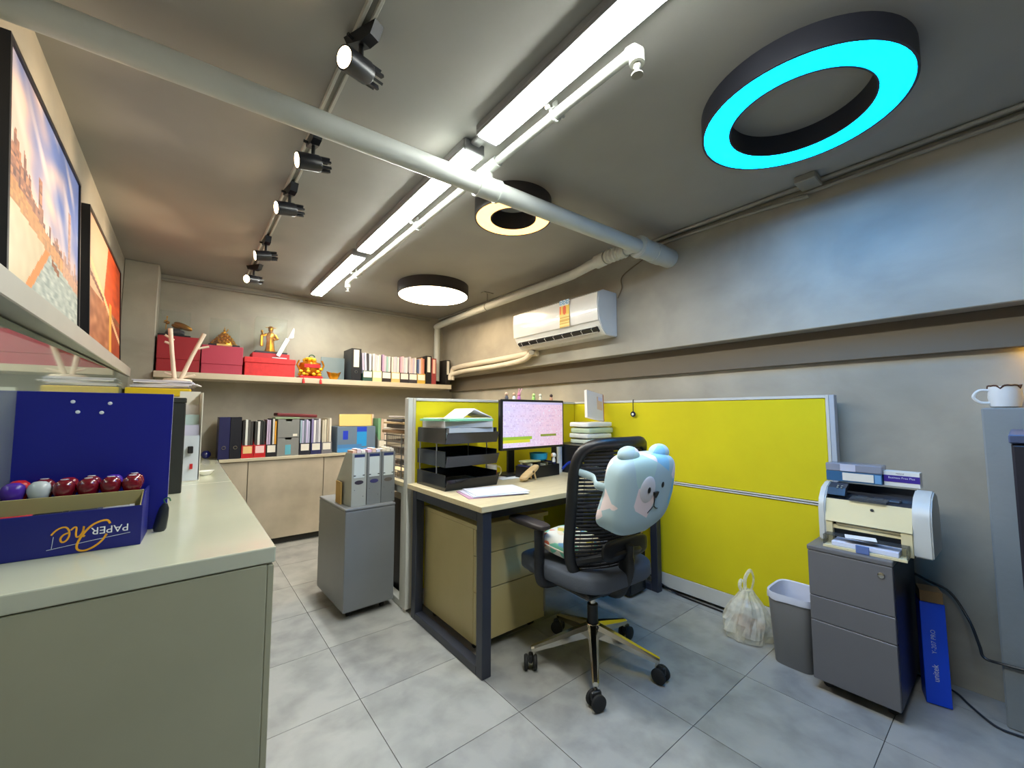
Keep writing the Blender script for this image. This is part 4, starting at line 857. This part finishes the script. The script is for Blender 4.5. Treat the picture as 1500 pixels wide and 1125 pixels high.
en = thing('propped_carton', 'flat white carton with orange edge propped on the folded parcels', 'box', (2.395, 1.99, zr+.016), rot=(math.radians(-10), math.radians(10), 0)); obj('carton', bx(BM(), -.10, .09, -.012, .012, 0, .21, .001), simple((226, 220, 216), .6), en); obj('orange_edge', bx(BM(), .0905, .098, -.012, .012, 0, .21), simple((190, 104, 60), .6), en); obj('address_label', bx(BM(), .015, .075, -.0135, -.0125, .08, .18), simple((222, 190, 160), .6), en); obj('stamp_print', bx(BM(), .03, .075, -.0145, -.0136, .15, .18), simple((206, 206, 226), .6), en)
t = thing('white_bottle', 'slim white bottle standing by the monitor right side', 'bottle', (2.095, 2.07, ZD+.1985-.1985)); obj('bottle', lathe(BM(), [(.018, 0), (.019, .004), (.019, .24), (.010, .255), (.001, .256)], n=16), M_white, t, smooth=True); obj('bottle_cap', lathe(BM(), [(.011, .2565), (.011, .275), (.001, .276)], n=14), M_white, t, smooth=True)
# under the desk, right
cp = thing('computer_tower', 'black computer tower under right end of the oak desk', 'computer', (2.235, 1.60, 0)); obj('case', bx(BM(), 0, .17, 0, .40, .012, .375, .005), M_black, cp); obj('front_panel', bx(BM(), .004, .166, -.01, -.0005, .02, .37, .003), M_tray, cp)
for x in (.02, .13):
    for y in (.04, .34): obj('foot', bx(BM(), x, x+.02, y, y+.02, 0, .0115), M_rubber, cp)
t = obj('cardboard_box', bx(BM(), -.085, .085, -.08, .08, 0, .125, .002), M_tan, loc=(2.325, 1.69, .3755)); tag(t, 'small tan cardboard box on the computer tower under the desk', 'box')
tag(obj('power_cable', tube(BM(), smooth_pts([(2.42, 1.75, .20), (2.515, 1.60, .06), (2.52, 1.45, .012), (2.515, 1.3, .006), (2.51, 1.13, .006)], 6), .005, 6), M_black, smooth=True), 'black cable trailing along foot of right yellow partition', 'cable')

# ------------------------------------------------------------------ office chair
ch = thing('office_chair', 'black mesh back office chair with polished star base', 'chair', (1.545, 1.315, 0), rotz=math.radians(-3))
for k5 in range(5):
    a = math.radians(9+72*k5); u = Vector((math.cos(a), math.sin(a), 0)); v = Vector((-u.y, u.x, 0))
    rings = []
    for r, z, hw, hh in ((.022, .155, .024, .030), (.10, .138, .021, .024), (.20, .112, .017, .018), (.285, .092, .014, .012), (.298, .090, .011, .009)):
        c = u*r+Vector((0, 0, z)); rings.append([c+v*hw*s1+Vector((0, 0, hh*s2)) for s1, s2 in ((-1, -.9), (1, -.9), (1, .3), (.55, 1), (-.55, 1), (-1, .3))])
    obj('base_arm', loft(BM(), rings), M_chrome, ch)
    cs_ = obj('caster', lathe(BM(), [(.008, .058), (.008, .086), (.001, .087)], u*.286, 10), M_chrome, ch)
    R_ = Matrix.Translation(u*.30) @ Matrix.Rotation(a+.7*k5, 4, 'Z')
    hd = BM(); bx(hd, -.024, .024, -.010, .010, .034, .068, .008, 2, M=R_); obj('fork', hd, M_black, cs_)
    for s in (-1, 1):
        wv = BM(); lathe(wv, [(.001, -.0095), (.026, -.0095), (.032, -.005), (.032, .005), (.026, .0095), (.001, .0095)], n=20, M=R_ @ Matrix.Translation((0, s*.0205, .0322)) @ Matrix.Rotation(PI/2, 4, 'X')); obj('wheel', wv, M_rubber, cs_, smooth=True)
obj('hub', lathe(BM(), [(.03, .115), (.038, .12), (.038, .175), (.03, .185), (.001, .186)], n=20), M_chrome, ch, smooth=True)
obj('gas_sleeve', cyl(BM(), (0, 0, .186), (0, 0, .27), .025, n=18), M_black, ch, smooth=True); obj('gas_rod', cyl(BM(), (0, 0, .27), (0, 0, .37), .0145, n=16), M_chrome, ch, smooth=True)
obj('mechanism', bx(BM(), -.075, .075, -.13, .12, .355, .405, .012, 2), M_black, ch)
b_ = BM(); squircle(b_, (0, .045, .448), (.25, .265, .045), .42, 32, fn=lambda q: Vector((q.x*(1-.10*max(0, -q.y/.265)), q.y, q.z-.03*max(0, q.y/.265-.55)**2*3+.010*(abs(q.x)/.25)**2*(q.z > 0)))); obj('seat', b_, M_darkfab, ch, smooth=True)
obj('seat_shell', bx(BM(), -.20, .20, -.17, .25, .385, .415, .014, 2), M_black, ch)
for s in (-1, 1):
    ar = obj('armrest', tube(BM(), smooth_pts([(s*.15, .06, .395), (s*.235, .07, .40), (s*.262, .075, .44), (s*.262, .075, .55), (s*.255, .085, .632)], 5), .026, 10, flat=.7), M_black, ch, smooth=True)
    pd_ = BM(); squircle(pd_, (s*.245, .175, .648), (.040, .135, .015), .5, 22); obj('arm_pad', pd_, mat('arm_pad', (52, 46, 46), .5), ar, smooth=True)
# backrest: curved frame swept round, with slatted mesh
def back_pt(x, z):
    t_ = (z-.44)/.60
    y = -.145+.10*(abs(x)/.24)**2 - .075*t_ - .012*math.sin(t_*PI)
    return Vector((x, y, z))
fr = []
for i in range(56):
    a = 2*PI*i/56; ca, sa = math.cos(a), math.sin(a); e = .38
    fr.append(back_pt(math.copysign(abs(ca)**e, ca)*.232*(1-.10*(sa < 0)*abs(sa)), .74+math.copysign(abs(sa)**e, sa)*.30))
obj('back_frame', tube(BM(), fr, .025, 10, True), M_black, ch, smooth=True)
ms = BM()
for q in range(34):
    z = .475+q*.0163; pts = [back_pt(.222*(j/8-1)*(1) if 0 else -.222+.0555*j, z) for j in range(9)]
    tube(ms, pts, .0064, 5, flat=.5)
obj('mesh_slats', ms, M_meshf, ch, kind='stuff')
ms = BM()
for q in range(9):
    x = -.19+.0475*q; tube(ms, [back_pt(x, z)+Vector((0, .003, 0)) for z in (.46, .6, .75, .9, 1.03)], .0016, 4)
obj('mesh_warp', ms, M_meshf, ch, kind='stuff')
obj('back_spine', tube(BM(), smooth_pts([(0, -.08, .385), (0, -.14, .39), (0, -.195, .46), (0, -.205, .54), (0, -.21, .60)], 5), [.045]*8+[.04]*8+[.034]*5, 12, flat=.5), M_black, ch, smooth=True)
for s in (-1, 1): obj('back_bracket', tube(BM(), smooth_pts([(0, -.205, .57), (s*.10, -.195, .56), (s*.20, -.10, .53)], 5), .017, 8), M_black, ch, smooth=True)
lb_ = BM(); squircle(lb_, (0, -.20, .58), (.15, .014, .045), .5, 18); obj('lumbar_pad', lb_, M_black, ch, smooth=True)
# bear cushion strapped to the back of the chair
M_bear = bpy.data.materials.new('patchwork_plush'); M_bear.use_nodes = True
nt = M_bear.node_tree; b = nt.nodes['Principled BSDF']; b.inputs['Roughness'].default_value = .95
tc = nt.nodes.new('ShaderNodeTexCoord'); vo = nt.nodes.new('ShaderNodeTexVoronoi'); vo.inputs['Scale'].default_value = 10.0; vo.inputs['Randomness'].default_value = .9
r = nt.nodes.new('ShaderNodeValToRGB'); r.color_ramp.interpolation = 'CONSTANT'
r.color_ramp.elements[0].position = 0; r.color_ramp.elements[0].color = lin((176, 200, 208)); r.color_ramp.elements[1].position = .45; r.color_ramp.elements[1].color = lin((182, 210, 206))
e_ = r.color_ramp.elements.new(.60); e_.color = lin((240, 222, 222)); e_ = r.color_ramp.elements.new(.86); e_.color = lin((140, 196, 226))
sx_ = nt.nodes.new('ShaderNodeSeparateColor')
nt.links.new(tc.outputs['Object'], vo.inputs['Vector']); nt.links.new(vo.outputs['Color'], sx_.inputs[0]); nt.links.new(sx_.outputs[0], r.inputs[0]); nt.links.new(r.outputs[0], b.inputs['Base Color'])
bc = thing('bear_cushion', 'pale blue patchwork bear shaped cushion strapped behind chair back', 'cushion', (1.475, 1.025, .694), rot=(math.radians(10), 0, math.radians(-1)))
b_ = BM(); squircle(b_, (0, 0, .158), (.195, .068, .158), .45, 40, fn=lambda q: Vector((q.x*(1+(-.16 if q.x > 0 else .06)*max(0, -q.z/.158)), q.y*(1.0-.25*(abs(q.x)/.195)**4)+.03*max(0, -q.z/.158)*(q.y > 0), q.z+.05*max(0, q.x/.195)*max(0, -q.z/.158))))
obj('body', b_, M_bear, bc, smooth=True)
for s in (-1, 1):
    e2 = BM(); ball(e2, (s*.105, .0, .315), (.055, .036, .036), 18); obj('ear', e2, M_bear, bc, smooth=True)
ep = BM(); ball(ep, (-.045, -.066, .19), (.052, .006, .054), 18); obj('eye_patch', ep, simple((224, 220, 222), .95), bc, smooth=True)
for x, z in ((-.045, .19), (.055, .20)): obj('eye', ball(BM(), (x, -.0735 if x < 0 else -.0675, z), (.0095, .004, .0125), 10), M_black, bc, smooth=True)
ns = BM(); prism(ns, [(-.016, .178), (.016, .178), (.011, .166), (0, .154), (-.011, .166)], -.077, -.067, 'y', M=Matrix.Translation((.005, 0, 0))); obj('nose', ns, M_black, bc)
obj('mouth', tube(BM(), [(.005, -.0695, .157), (.006, -.0695, .12)], .0022, 5), M_black, bc)
for s in (-1, 1): obj('mouth', tube(BM(), smooth_pts([(.006, -.0695, .12), (s*.016+.006, -.0685, .108), (s*.034+.004, -.067, .094 if s < 0 else .104)], 4), .0022, 5), M_black, bc)
for s in (-1, 1): obj('strap', tube(BM(), smooth_pts([(s*.17, .01, .185), (s*.20, .06, .185), (s*.215+.07, .13, .19), (s*.235+.07, .205, .195), (s*.215+.07, .215, .195)], 5), .016, 8, flat=.3), simple((190, 214, 222), .9), bc, smooth=True)
fc_ = thing('floral_cushion', 'small floral cushion on the office chair seat', 'cushion', (1.455, 1.375, .513), rot=(math.radians(10), 0, math.radians(12)))
M_flor = mat('floral_print', (226, 218, 206), .85, scale=1)
nt = M_flor.node_tree; b = nt.nodes['Principled BSDF']; vo = nt.nodes.new('ShaderNodeTexVoronoi'); vo.inputs['Scale'].default_value = 26
r = nt.nodes.new('ShaderNodeValToRGB'); r.color_ramp.interpolation = 'CONSTANT'; r.color_ramp.elements[0].color = lin((226, 222, 210)); r.color_ramp.elements[1].position = .35; r.color_ramp.elements[1].color = lin((120, 196, 170))
for p_, c_ in ((.55, (226, 120, 90)), (.68, (226, 214, 190)), (.82, (110, 160, 200)), (.9, (206, 190, 90))):
    e_ = r.color_ramp.elements.new(p_); e_.color = lin(c_)
tc = nt.nodes.new('ShaderNodeTexCoord'); sx_ = nt.nodes.new('ShaderNodeSeparateColor'); nt.links.new(tc.outputs['Object'], vo.inputs['Vector']); nt.links.new(vo.outputs['Color'], sx_.inputs[0]); nt.links.new(sx_.outputs[0], r.inputs[0]); nt.links.new(r.outputs[0], b.inputs['Base Color'])
b_ = BM(); squircle(b_, (0, 0, .045), (.13, .12, .045), .6, 24); obj('pillow', b_, M_flor, fc_, smooth=True)
obj('piping', tube(BM(), [(math.copysign(abs(math.cos(a*PI/16))**.6, math.cos(a*PI/16))*.131, math.copysign(abs(math.sin(a*PI/16))**.6, math.sin(a*PI/16))*.121, .045) for a in range(32)], .004, 6, True), simple((206, 196, 180), .9), fc_, smooth=True)

# ------------------------------------------------------------------ printer corner
pc = thing('drawer_cabinet', 'grey steel three drawer cabinet carrying the printer', 'drawer unit', (2.14, .335, 0))
obj('body', bx(BM(), .018, .47, 0, .275, .045, .578, .003), simple((52, 52, 62), .4), pc); obj('top', bx(BM(), -.002, .472, -.002, .277, .5785, .60, .005, 2), M_steel2, pc)
for i, (z0, z1) in enumerate(((.047, .288), (.2905, .39), (.3925, .577))):
    d = obj('drawer', bx(BM(), 0, .0175, .001, .274, z0, z1, .002), M_steel2, pc)
    if i == 2:
        obj('lock', lathe(BM(), [(.011, 0), (.011, .003), (.008, .005), (.001, .005)], n=16, M=Matrix.Translation((0, .035, .54)) @ Matrix.Rotation(-PI/2, 4, 'Y')), M_chrome, d, smooth=True)
obj('plinth', bx(BM(), .05, .45, .02, .255, .02, .0445), M_black, pc)
for x in (.07, .42):
    for y in (.035, .24): obj('caster', cyl(BM(), (x-.009, y, .018), (x+.009, y, .018), .018, n=12), M_rubber, pc)
pr = thing('laser_printer', 'cream and grey laser printer with open paper tray', 'printer', (2.235, .24, .6005), rotz=math.radians(0))
# local: x depth 0 front .. .25, y 0 right end .. .345 left end
sidep = [(0.0, .01), (.24, .0), (.25, .05), (.25, .17), (.20, .235), (.13, .255), (.06, .235), (.012, .19), (0, .15)]
for y0, y1 in ((-.01, .045), (.322, .348)):
    b_ = BM(); prism(b_, [(x, z) for x, z in sidep], y0, y1, 'y'); bmesh.ops.bevel(b_, geom=[e for e in b_.edges], offset=.005, segments=2, affect='EDGES'); obj('side_shell', b_, simple((196, 198, 194), .4), pr, smooth=True)
b_ = BM(); bx(b_, .03, .245, .0455, .3215, .0, .175); obj('chassis', b_, simple((40, 42, 46), .5), pr)
b_ = BM(); prism(b_, [(-.004, .098), (.014, .098), (.036, .184), (.024, .192)], .0455, .3215, 'y'); obj('front_cover', b_, M_cream, pr)
b_ = BM(); prism(b_, [(.002, .085), (.018, .085), (.018, .0975), (.002, .0975)], .062, .285, 'y'); obj('cover_lip', b_, simple((150, 140, 110), .5), pr)
obj('inner_band', bx(BM(), .008, .022, .0455, .3215, .068, .0845), M_cream, pr)
for y0, y1 in ((.0455, .08), (.298, .3215)): obj('front_pillar', bx(BM(), 0, .025, y0, y1, .004, .0975, .002), M_cream, pr)
b_ = BM(); prism(b_, [(.026, .1925), (.038, .185), (.15, .176), (.235, .19), (.215, .238), (.205, .242), (.14, .19)], .0455, .3215, 'y'); obj('output_well', b_, simple((44, 48, 58), .4), pr)
b_ = BM(); prism(b_, [(.035, .207), (.06, .236), (.115, .252), (.12, .246), (.06, .20)], .258, .3215, 'y'); obj('control_panel', b_, simple((48, 52, 62), .35), pr)
for i in range(4): obj('button', ball(BM(), (.058+.012*(i % 2), .272+.014*(i//2), .238+.006*(i % 2)), (.004, .004, .003), 8), simple((150, 156, 150), .4), pr)
for i in range(3): obj('well_rib', bx(BM(), .10, .15, .09+.055*i, .125+.055*i, .19, .20, .003), simple((66, 72, 84), .4), pr)
b_ = BM(); prism(b_, [(.014, .194), (.06, .192), (.09, .20), (.09, .206), (.016, .201)], .12, .24, 'y'); obj('output_stop', b_, M_frost, pr)
obj('badge', lathe(BM(), [(.006, -.001), (.006, .001), (.001, .0012)], n=12, M=Matrix.Translation((.012, .165, .165)) @ Matrix.Rotation(-PI/2-.25, 4, 'Y')), simple((70, 72, 80), .4), pr)
# tray
b_ = BM(); bx(b_, -.065, .02, .055, .318, .004, .009, .001); obj('tray_floor', b_, M_cream, pr)
b_ = BM(); bx(b_, -.065, .0, .055, .058, .0095, .05); bx(b_, -.065, .0, .315, .318, .0095, .05); bx(b_, -.05, .0, .058, .315, .047, .050); obj('tray_cover', b_, M_frost, pr)
b_ = BM(); prism(b_, [(-.072, .0), (-.0655, .0), (-.0655, .009), (-.072, .009)], .055, .318, 'y'); obj('tray_lip', b_, M_cream, pr)
obj('paper_guide', bx(BM(), -.076, -.0725, .165, .208, .0, .033, .002), simple((96, 118, 176), .3), pr)
t = obj('paper_ream', bx(BM(), -.045, .045, -.105, .105, 0, .018, .001), mat('bluish_paper', (206, 214, 240), .7), loc=(2.218, .425, .6105)); tag(t, 'blue white paper stack loaded in the printer tray', 'paper')
t = obj('printed_slip', bx(BM(), -.03, .03, -.05, .05, 0, .0015, M=Matrix.Rotation(math.radians(14), 4, 'Z')), M_paper, loc=(2.208, .44, .6515)); tag(t, 'white printed slip lying on the printer tray cover', 'paper')
# boxes on the printer
t = thing('envelope_box', 'blue and white flat carton on the printer', 'box', (2.40, .482, .859)); obj('carton', bx(BM(), -.045, .045, -.098, .098, 0, .044, .001), simple((44, 96, 140), .5), t); obj('white_panel', bx(BM(), -.0462, -.0452, -.070, .038, .006, .040), simple((226, 224, 214), .5), t); obj('light_panel', bx(BM(), -.0462, -.0452, -.095, -.074, .004, .040), simple((110, 160, 206), .5), t)
t = thing('clear_plastic_case', 'grey translucent plastic case on top of the blue carton', 'case', (2.40, .482, .9035)); obj('case_shell', bx(BM(), -.045, .045, -.10, .10, 0, .036, .005, 2), glass('grey_clear', (146, 152, 170), .75), t); obj('white_card', bx(BM(), -.0465, -.0455, -.01, .045, .003, .033), simple((190, 194, 214), .5), t)
t = thing('glove_box', 'white and purple small printed carton on the printer, right one', 'box', (2.40, .325, .859)); obj('carton', bx(BM(), -.03, .03, -.056, .056, 0, .062, .001), M_white, t); obj('purple_band', bx(BM(), -.0312, -.0302, -.056, .056, .018, .046), simple((58, 34, 140), .5), t)
me = text_mesh('Business Free Plus', .0112); obj('lettering', me, simple((220, 220, 240), .5), t, (-.0318, 0, .036), face_negx())
me = text_mesh('Natural', .008); obj('lettering', me, simple((60, 60, 70), .5), t, (-.0306, .004, .054), face_negx())
# waste bin with liner
wb = thing('waste_bin', 'grey rectangular waste bin with white liner beside drawer cabinet', 'bin', (2.31, .715, 0))
def rrect(hx, hy, z, n=32, e=.45): return [Vector((math.copysign(abs(math.cos(2*PI*i/n))**e, math.cos(2*PI*i/n))*hx, math.copysign(abs(math.sin(2*PI*i/n))**e, math.sin(2*PI*i/n))*hy, z)) for i in range(n)]
obj('bin_body', loft(BM(), [rrect(.085, .078, 0), rrect(.088, .08, .004), rrect(.112, .096, .318), rrect(.109, .093, .318), rrect(.086, .078, .008)], True), simple((122, 122, 124), .5), wb, smooth=True)
lnr = [Vector(q) for q in rrect(.114, .098, .318)]
def wob(q, k_, amp): return Vector((q.x*(1+amp*N(q.x*30, q.y*30, k_)), q.y*(1+amp*N(q.x*30, q.y*30, k_+9)), q.z+.012*N(q.x*25, q.y*25, k_+4)))
obj('liner', loft(BM(), [[wob(q, 1, .02) for q in rrect(.1155, .0995, .296)], rrect(.116, .100, .312), rrect(.114, .098, .328), rrect(.106, .090, .325), rrect(.10, .086, .25), rrect(.085, .075, .06)], False), mat('bin_liner', (206, 210, 226), .35), wb, smooth=True)
# plastic bag
bg = thing('plastic_bag', 'knotted translucent plastic carrier bag slumped beside bin', 'bag', (2.365, .955, 0), rotz=math.radians(-25))
M_bag = bpy.data.materials.new('thin_plastic'); M_bag.use_nodes = True; nt = M_bag.node_tree; b = nt.nodes['Principled BSDF']; b.inputs['Base Color'].default_value = lin((236, 232, 214)); b.inputs['Roughness'].default_value = .3
tp = nt.nodes.new('ShaderNodeBsdfTransparent'); mx = nt.nodes.new('ShaderNodeMixShader'); nz = nt.nodes.new('ShaderNodeTexNoise'); nz.inputs['Scale'].default_value = 5; mr = nt.nodes.new('ShaderNodeMapRange'); mr.inputs[3].default_value = .12; mr.inputs[4].default_value = .8
nt.links.new(nz.outputs['Fac'], mr.inputs[0]); nt.links.new(mr.outputs[0], mx.inputs[0]); nt.links.new(tp.outputs[0], mx.inputs[1]); nt.links.new(b.outputs[0], mx.inputs[2]); nt.links.new(mx.outputs[0], nt.nodes['Material Output'].inputs[0])
b_ = BM(); rings = []
for z, r_ in ((0, .085), (.006, .115), (.04, .128), (.09, .12), (.13, .10), (.17, .075), (.205, .045), (.23, .03)):
    ring = []
    for i in range(40):
        a = 2*PI*i/40; d = Vector((math.cos(a), math.sin(a)*.85, 0)); k_ = 1+.22*N(d.x*2.2, d.y*2.2, z*14)+.09*N(d.x*7, d.y*7, z*20)
        ring.append(Vector((d.x*r_*k_, d.y*r_*k_, max(0.001, z*(1+.1*N(d.x*3, d.y*3, 5))))))
    rings.append(ring)
obj('bag_body', loft(b_, rings), M_bag, bg)
for s, tip in ((1, .10), (-1, .055)):
    hb = BM(); tube(hb, smooth_pts([(.018*s, 0, .21), (.045*s+.01, .01, .225+tip*.5), (.03*s+.012, .015, .225+tip), (.0*s, .01, .225+tip*.6), (-.008*s, .0, .215)], 6), .009, 8, flat=.35); obj('handle', hb, M_bag, bg)
b_ = BM()
for k_ in range(5): ball(b_, (.045*math.cos(k_*1.3), .04*math.sin(k_*1.3), .05+.012*(k_ % 3)), (.04, .034, .028), 10)
obj('contents', b_, mat('food_waste', (176, 116, 70), .7, col2=(110, 96, 84), scale=18), bg, smooth=True)
# tall blue carton
bb = thing('tall_blue_box', 'tall narrow bright blue carton standing against right wall', 'box', (2.40, .262, 0), rot=(0, math.radians(2.0), math.radians(14)))
obj('carton', bx(BM(), 0, .10, -.037, .037, .0035, .395, .0015), mat('bright_blue_card', (10, 76, 236), .35), bb)
obj('open_end', bx(BM(), .004, .096, -.034, .034, .3955, .44, .001), simple((150, 122, 84), .7), bb)
RV = Matrix.Rotation(PI/2, 4, 'Z')
me = text_mesh('unitek', .026); me.transform(RV); obj('lettering', me, simple((206, 216, 240), .5), bb, (-.0006, .003, .125), face_negx())
me = text_mesh('Y-207 PRO', .020); me.transform(RV); obj('lettering', me, simple((170, 190, 236), .5), bb, (-.0006, .003, .245), face_negx())
tag(obj('printer_cable', tube(BM(), smooth_pts([(2.625, .45, .60), (2.628, .38, .47), (2.628, .303, .424), (2.62, .23, .395), (2.58, .177, .31), (2.48, .148, .258), (2.425, .134, .236), (2.4325, .09, .23), (2.4325, .0, .235), (2.4325, -.2, .24)], 6), .005, 8), M_black, smooth=True), 'black cable sagging along wall right of the printer cabinet', 'cable')
tag(obj('floor_cable', tube(BM(), smooth_pts([(2.60, .36, .006), (2.57, .24, .006), (2.50, .19, .006), (2.43, .14, .006), (2.40, .10, .006), (2.41, .03, .006)], 6), .004, 6), simple((40, 46, 56)), smooth=True), 'thin dark cable on floor at foot of the grey pier', 'cable')
# mug on the pier and dark cabinet at the frame edge
mg = thing('white_mug', 'white mug with round handle and brown dripped rim on the pier', 'mug', (2.53, .03, 1.1905))
obj('cup', lathe(BM(), [(.03, 0), (.04, .006), (.046, .04), (.043, .085), (.039, .085), (.041, .04), (.001, .012)], n=28), M_white, mg, smooth=True)
obj('handle', tube(BM(), smooth_pts([(-.012, .040, .02), (-.016, .065, .022), (-.018, .082, .045), (-.016, .066, .07), (-.012, .040, .07)], 5), .0055, 8), M_white, mg, smooth=True)
b_ = BM()
for k_ in range(14):
    a = 2*PI*k_/14; b2 = 2*PI*(k_+1)/14; tube(b_, [(.0435*math.cos(a), .0435*math.sin(a), .087), (.0435*math.cos((a+b2)/2), .0435*math.sin((a+b2)/2), .0885 if k_ % 3 else .076), (.0435*math.cos(b2), .0435*math.sin(b2), .087)], .0032, 6)
obj('brown_rim', b_, simple((76, 46, 36), .4), mg)
dc = thing('dark_cabinet', 'dark navy cabinet edge at the right side of the view', 'cabinet', (2.425, .018, 0))
obj('body', bx(BM(), -.62, -.002, -.48, -.0, .06, 1.085, .003), simple((30, 32, 46), .4), dc); obj('top', bx(BM(), -.63, 0, -.485, .004, 1.0855, 1.11, .003), simple((70, 84, 120), .35), dc); obj('plinth', bx(BM(), -.60, -.02, -.46, -.02, 0, .0595), M_black, dc)
d = obj('door', bx(BM(), -.638, -.6205, -.478, -.003, .065, 1.08, .002), simple((30, 32, 46), .4), dc); obj('handle', bx(BM(), -.655, -.6385, -.06, -.045, .5, .7, .002), M_steel, d)
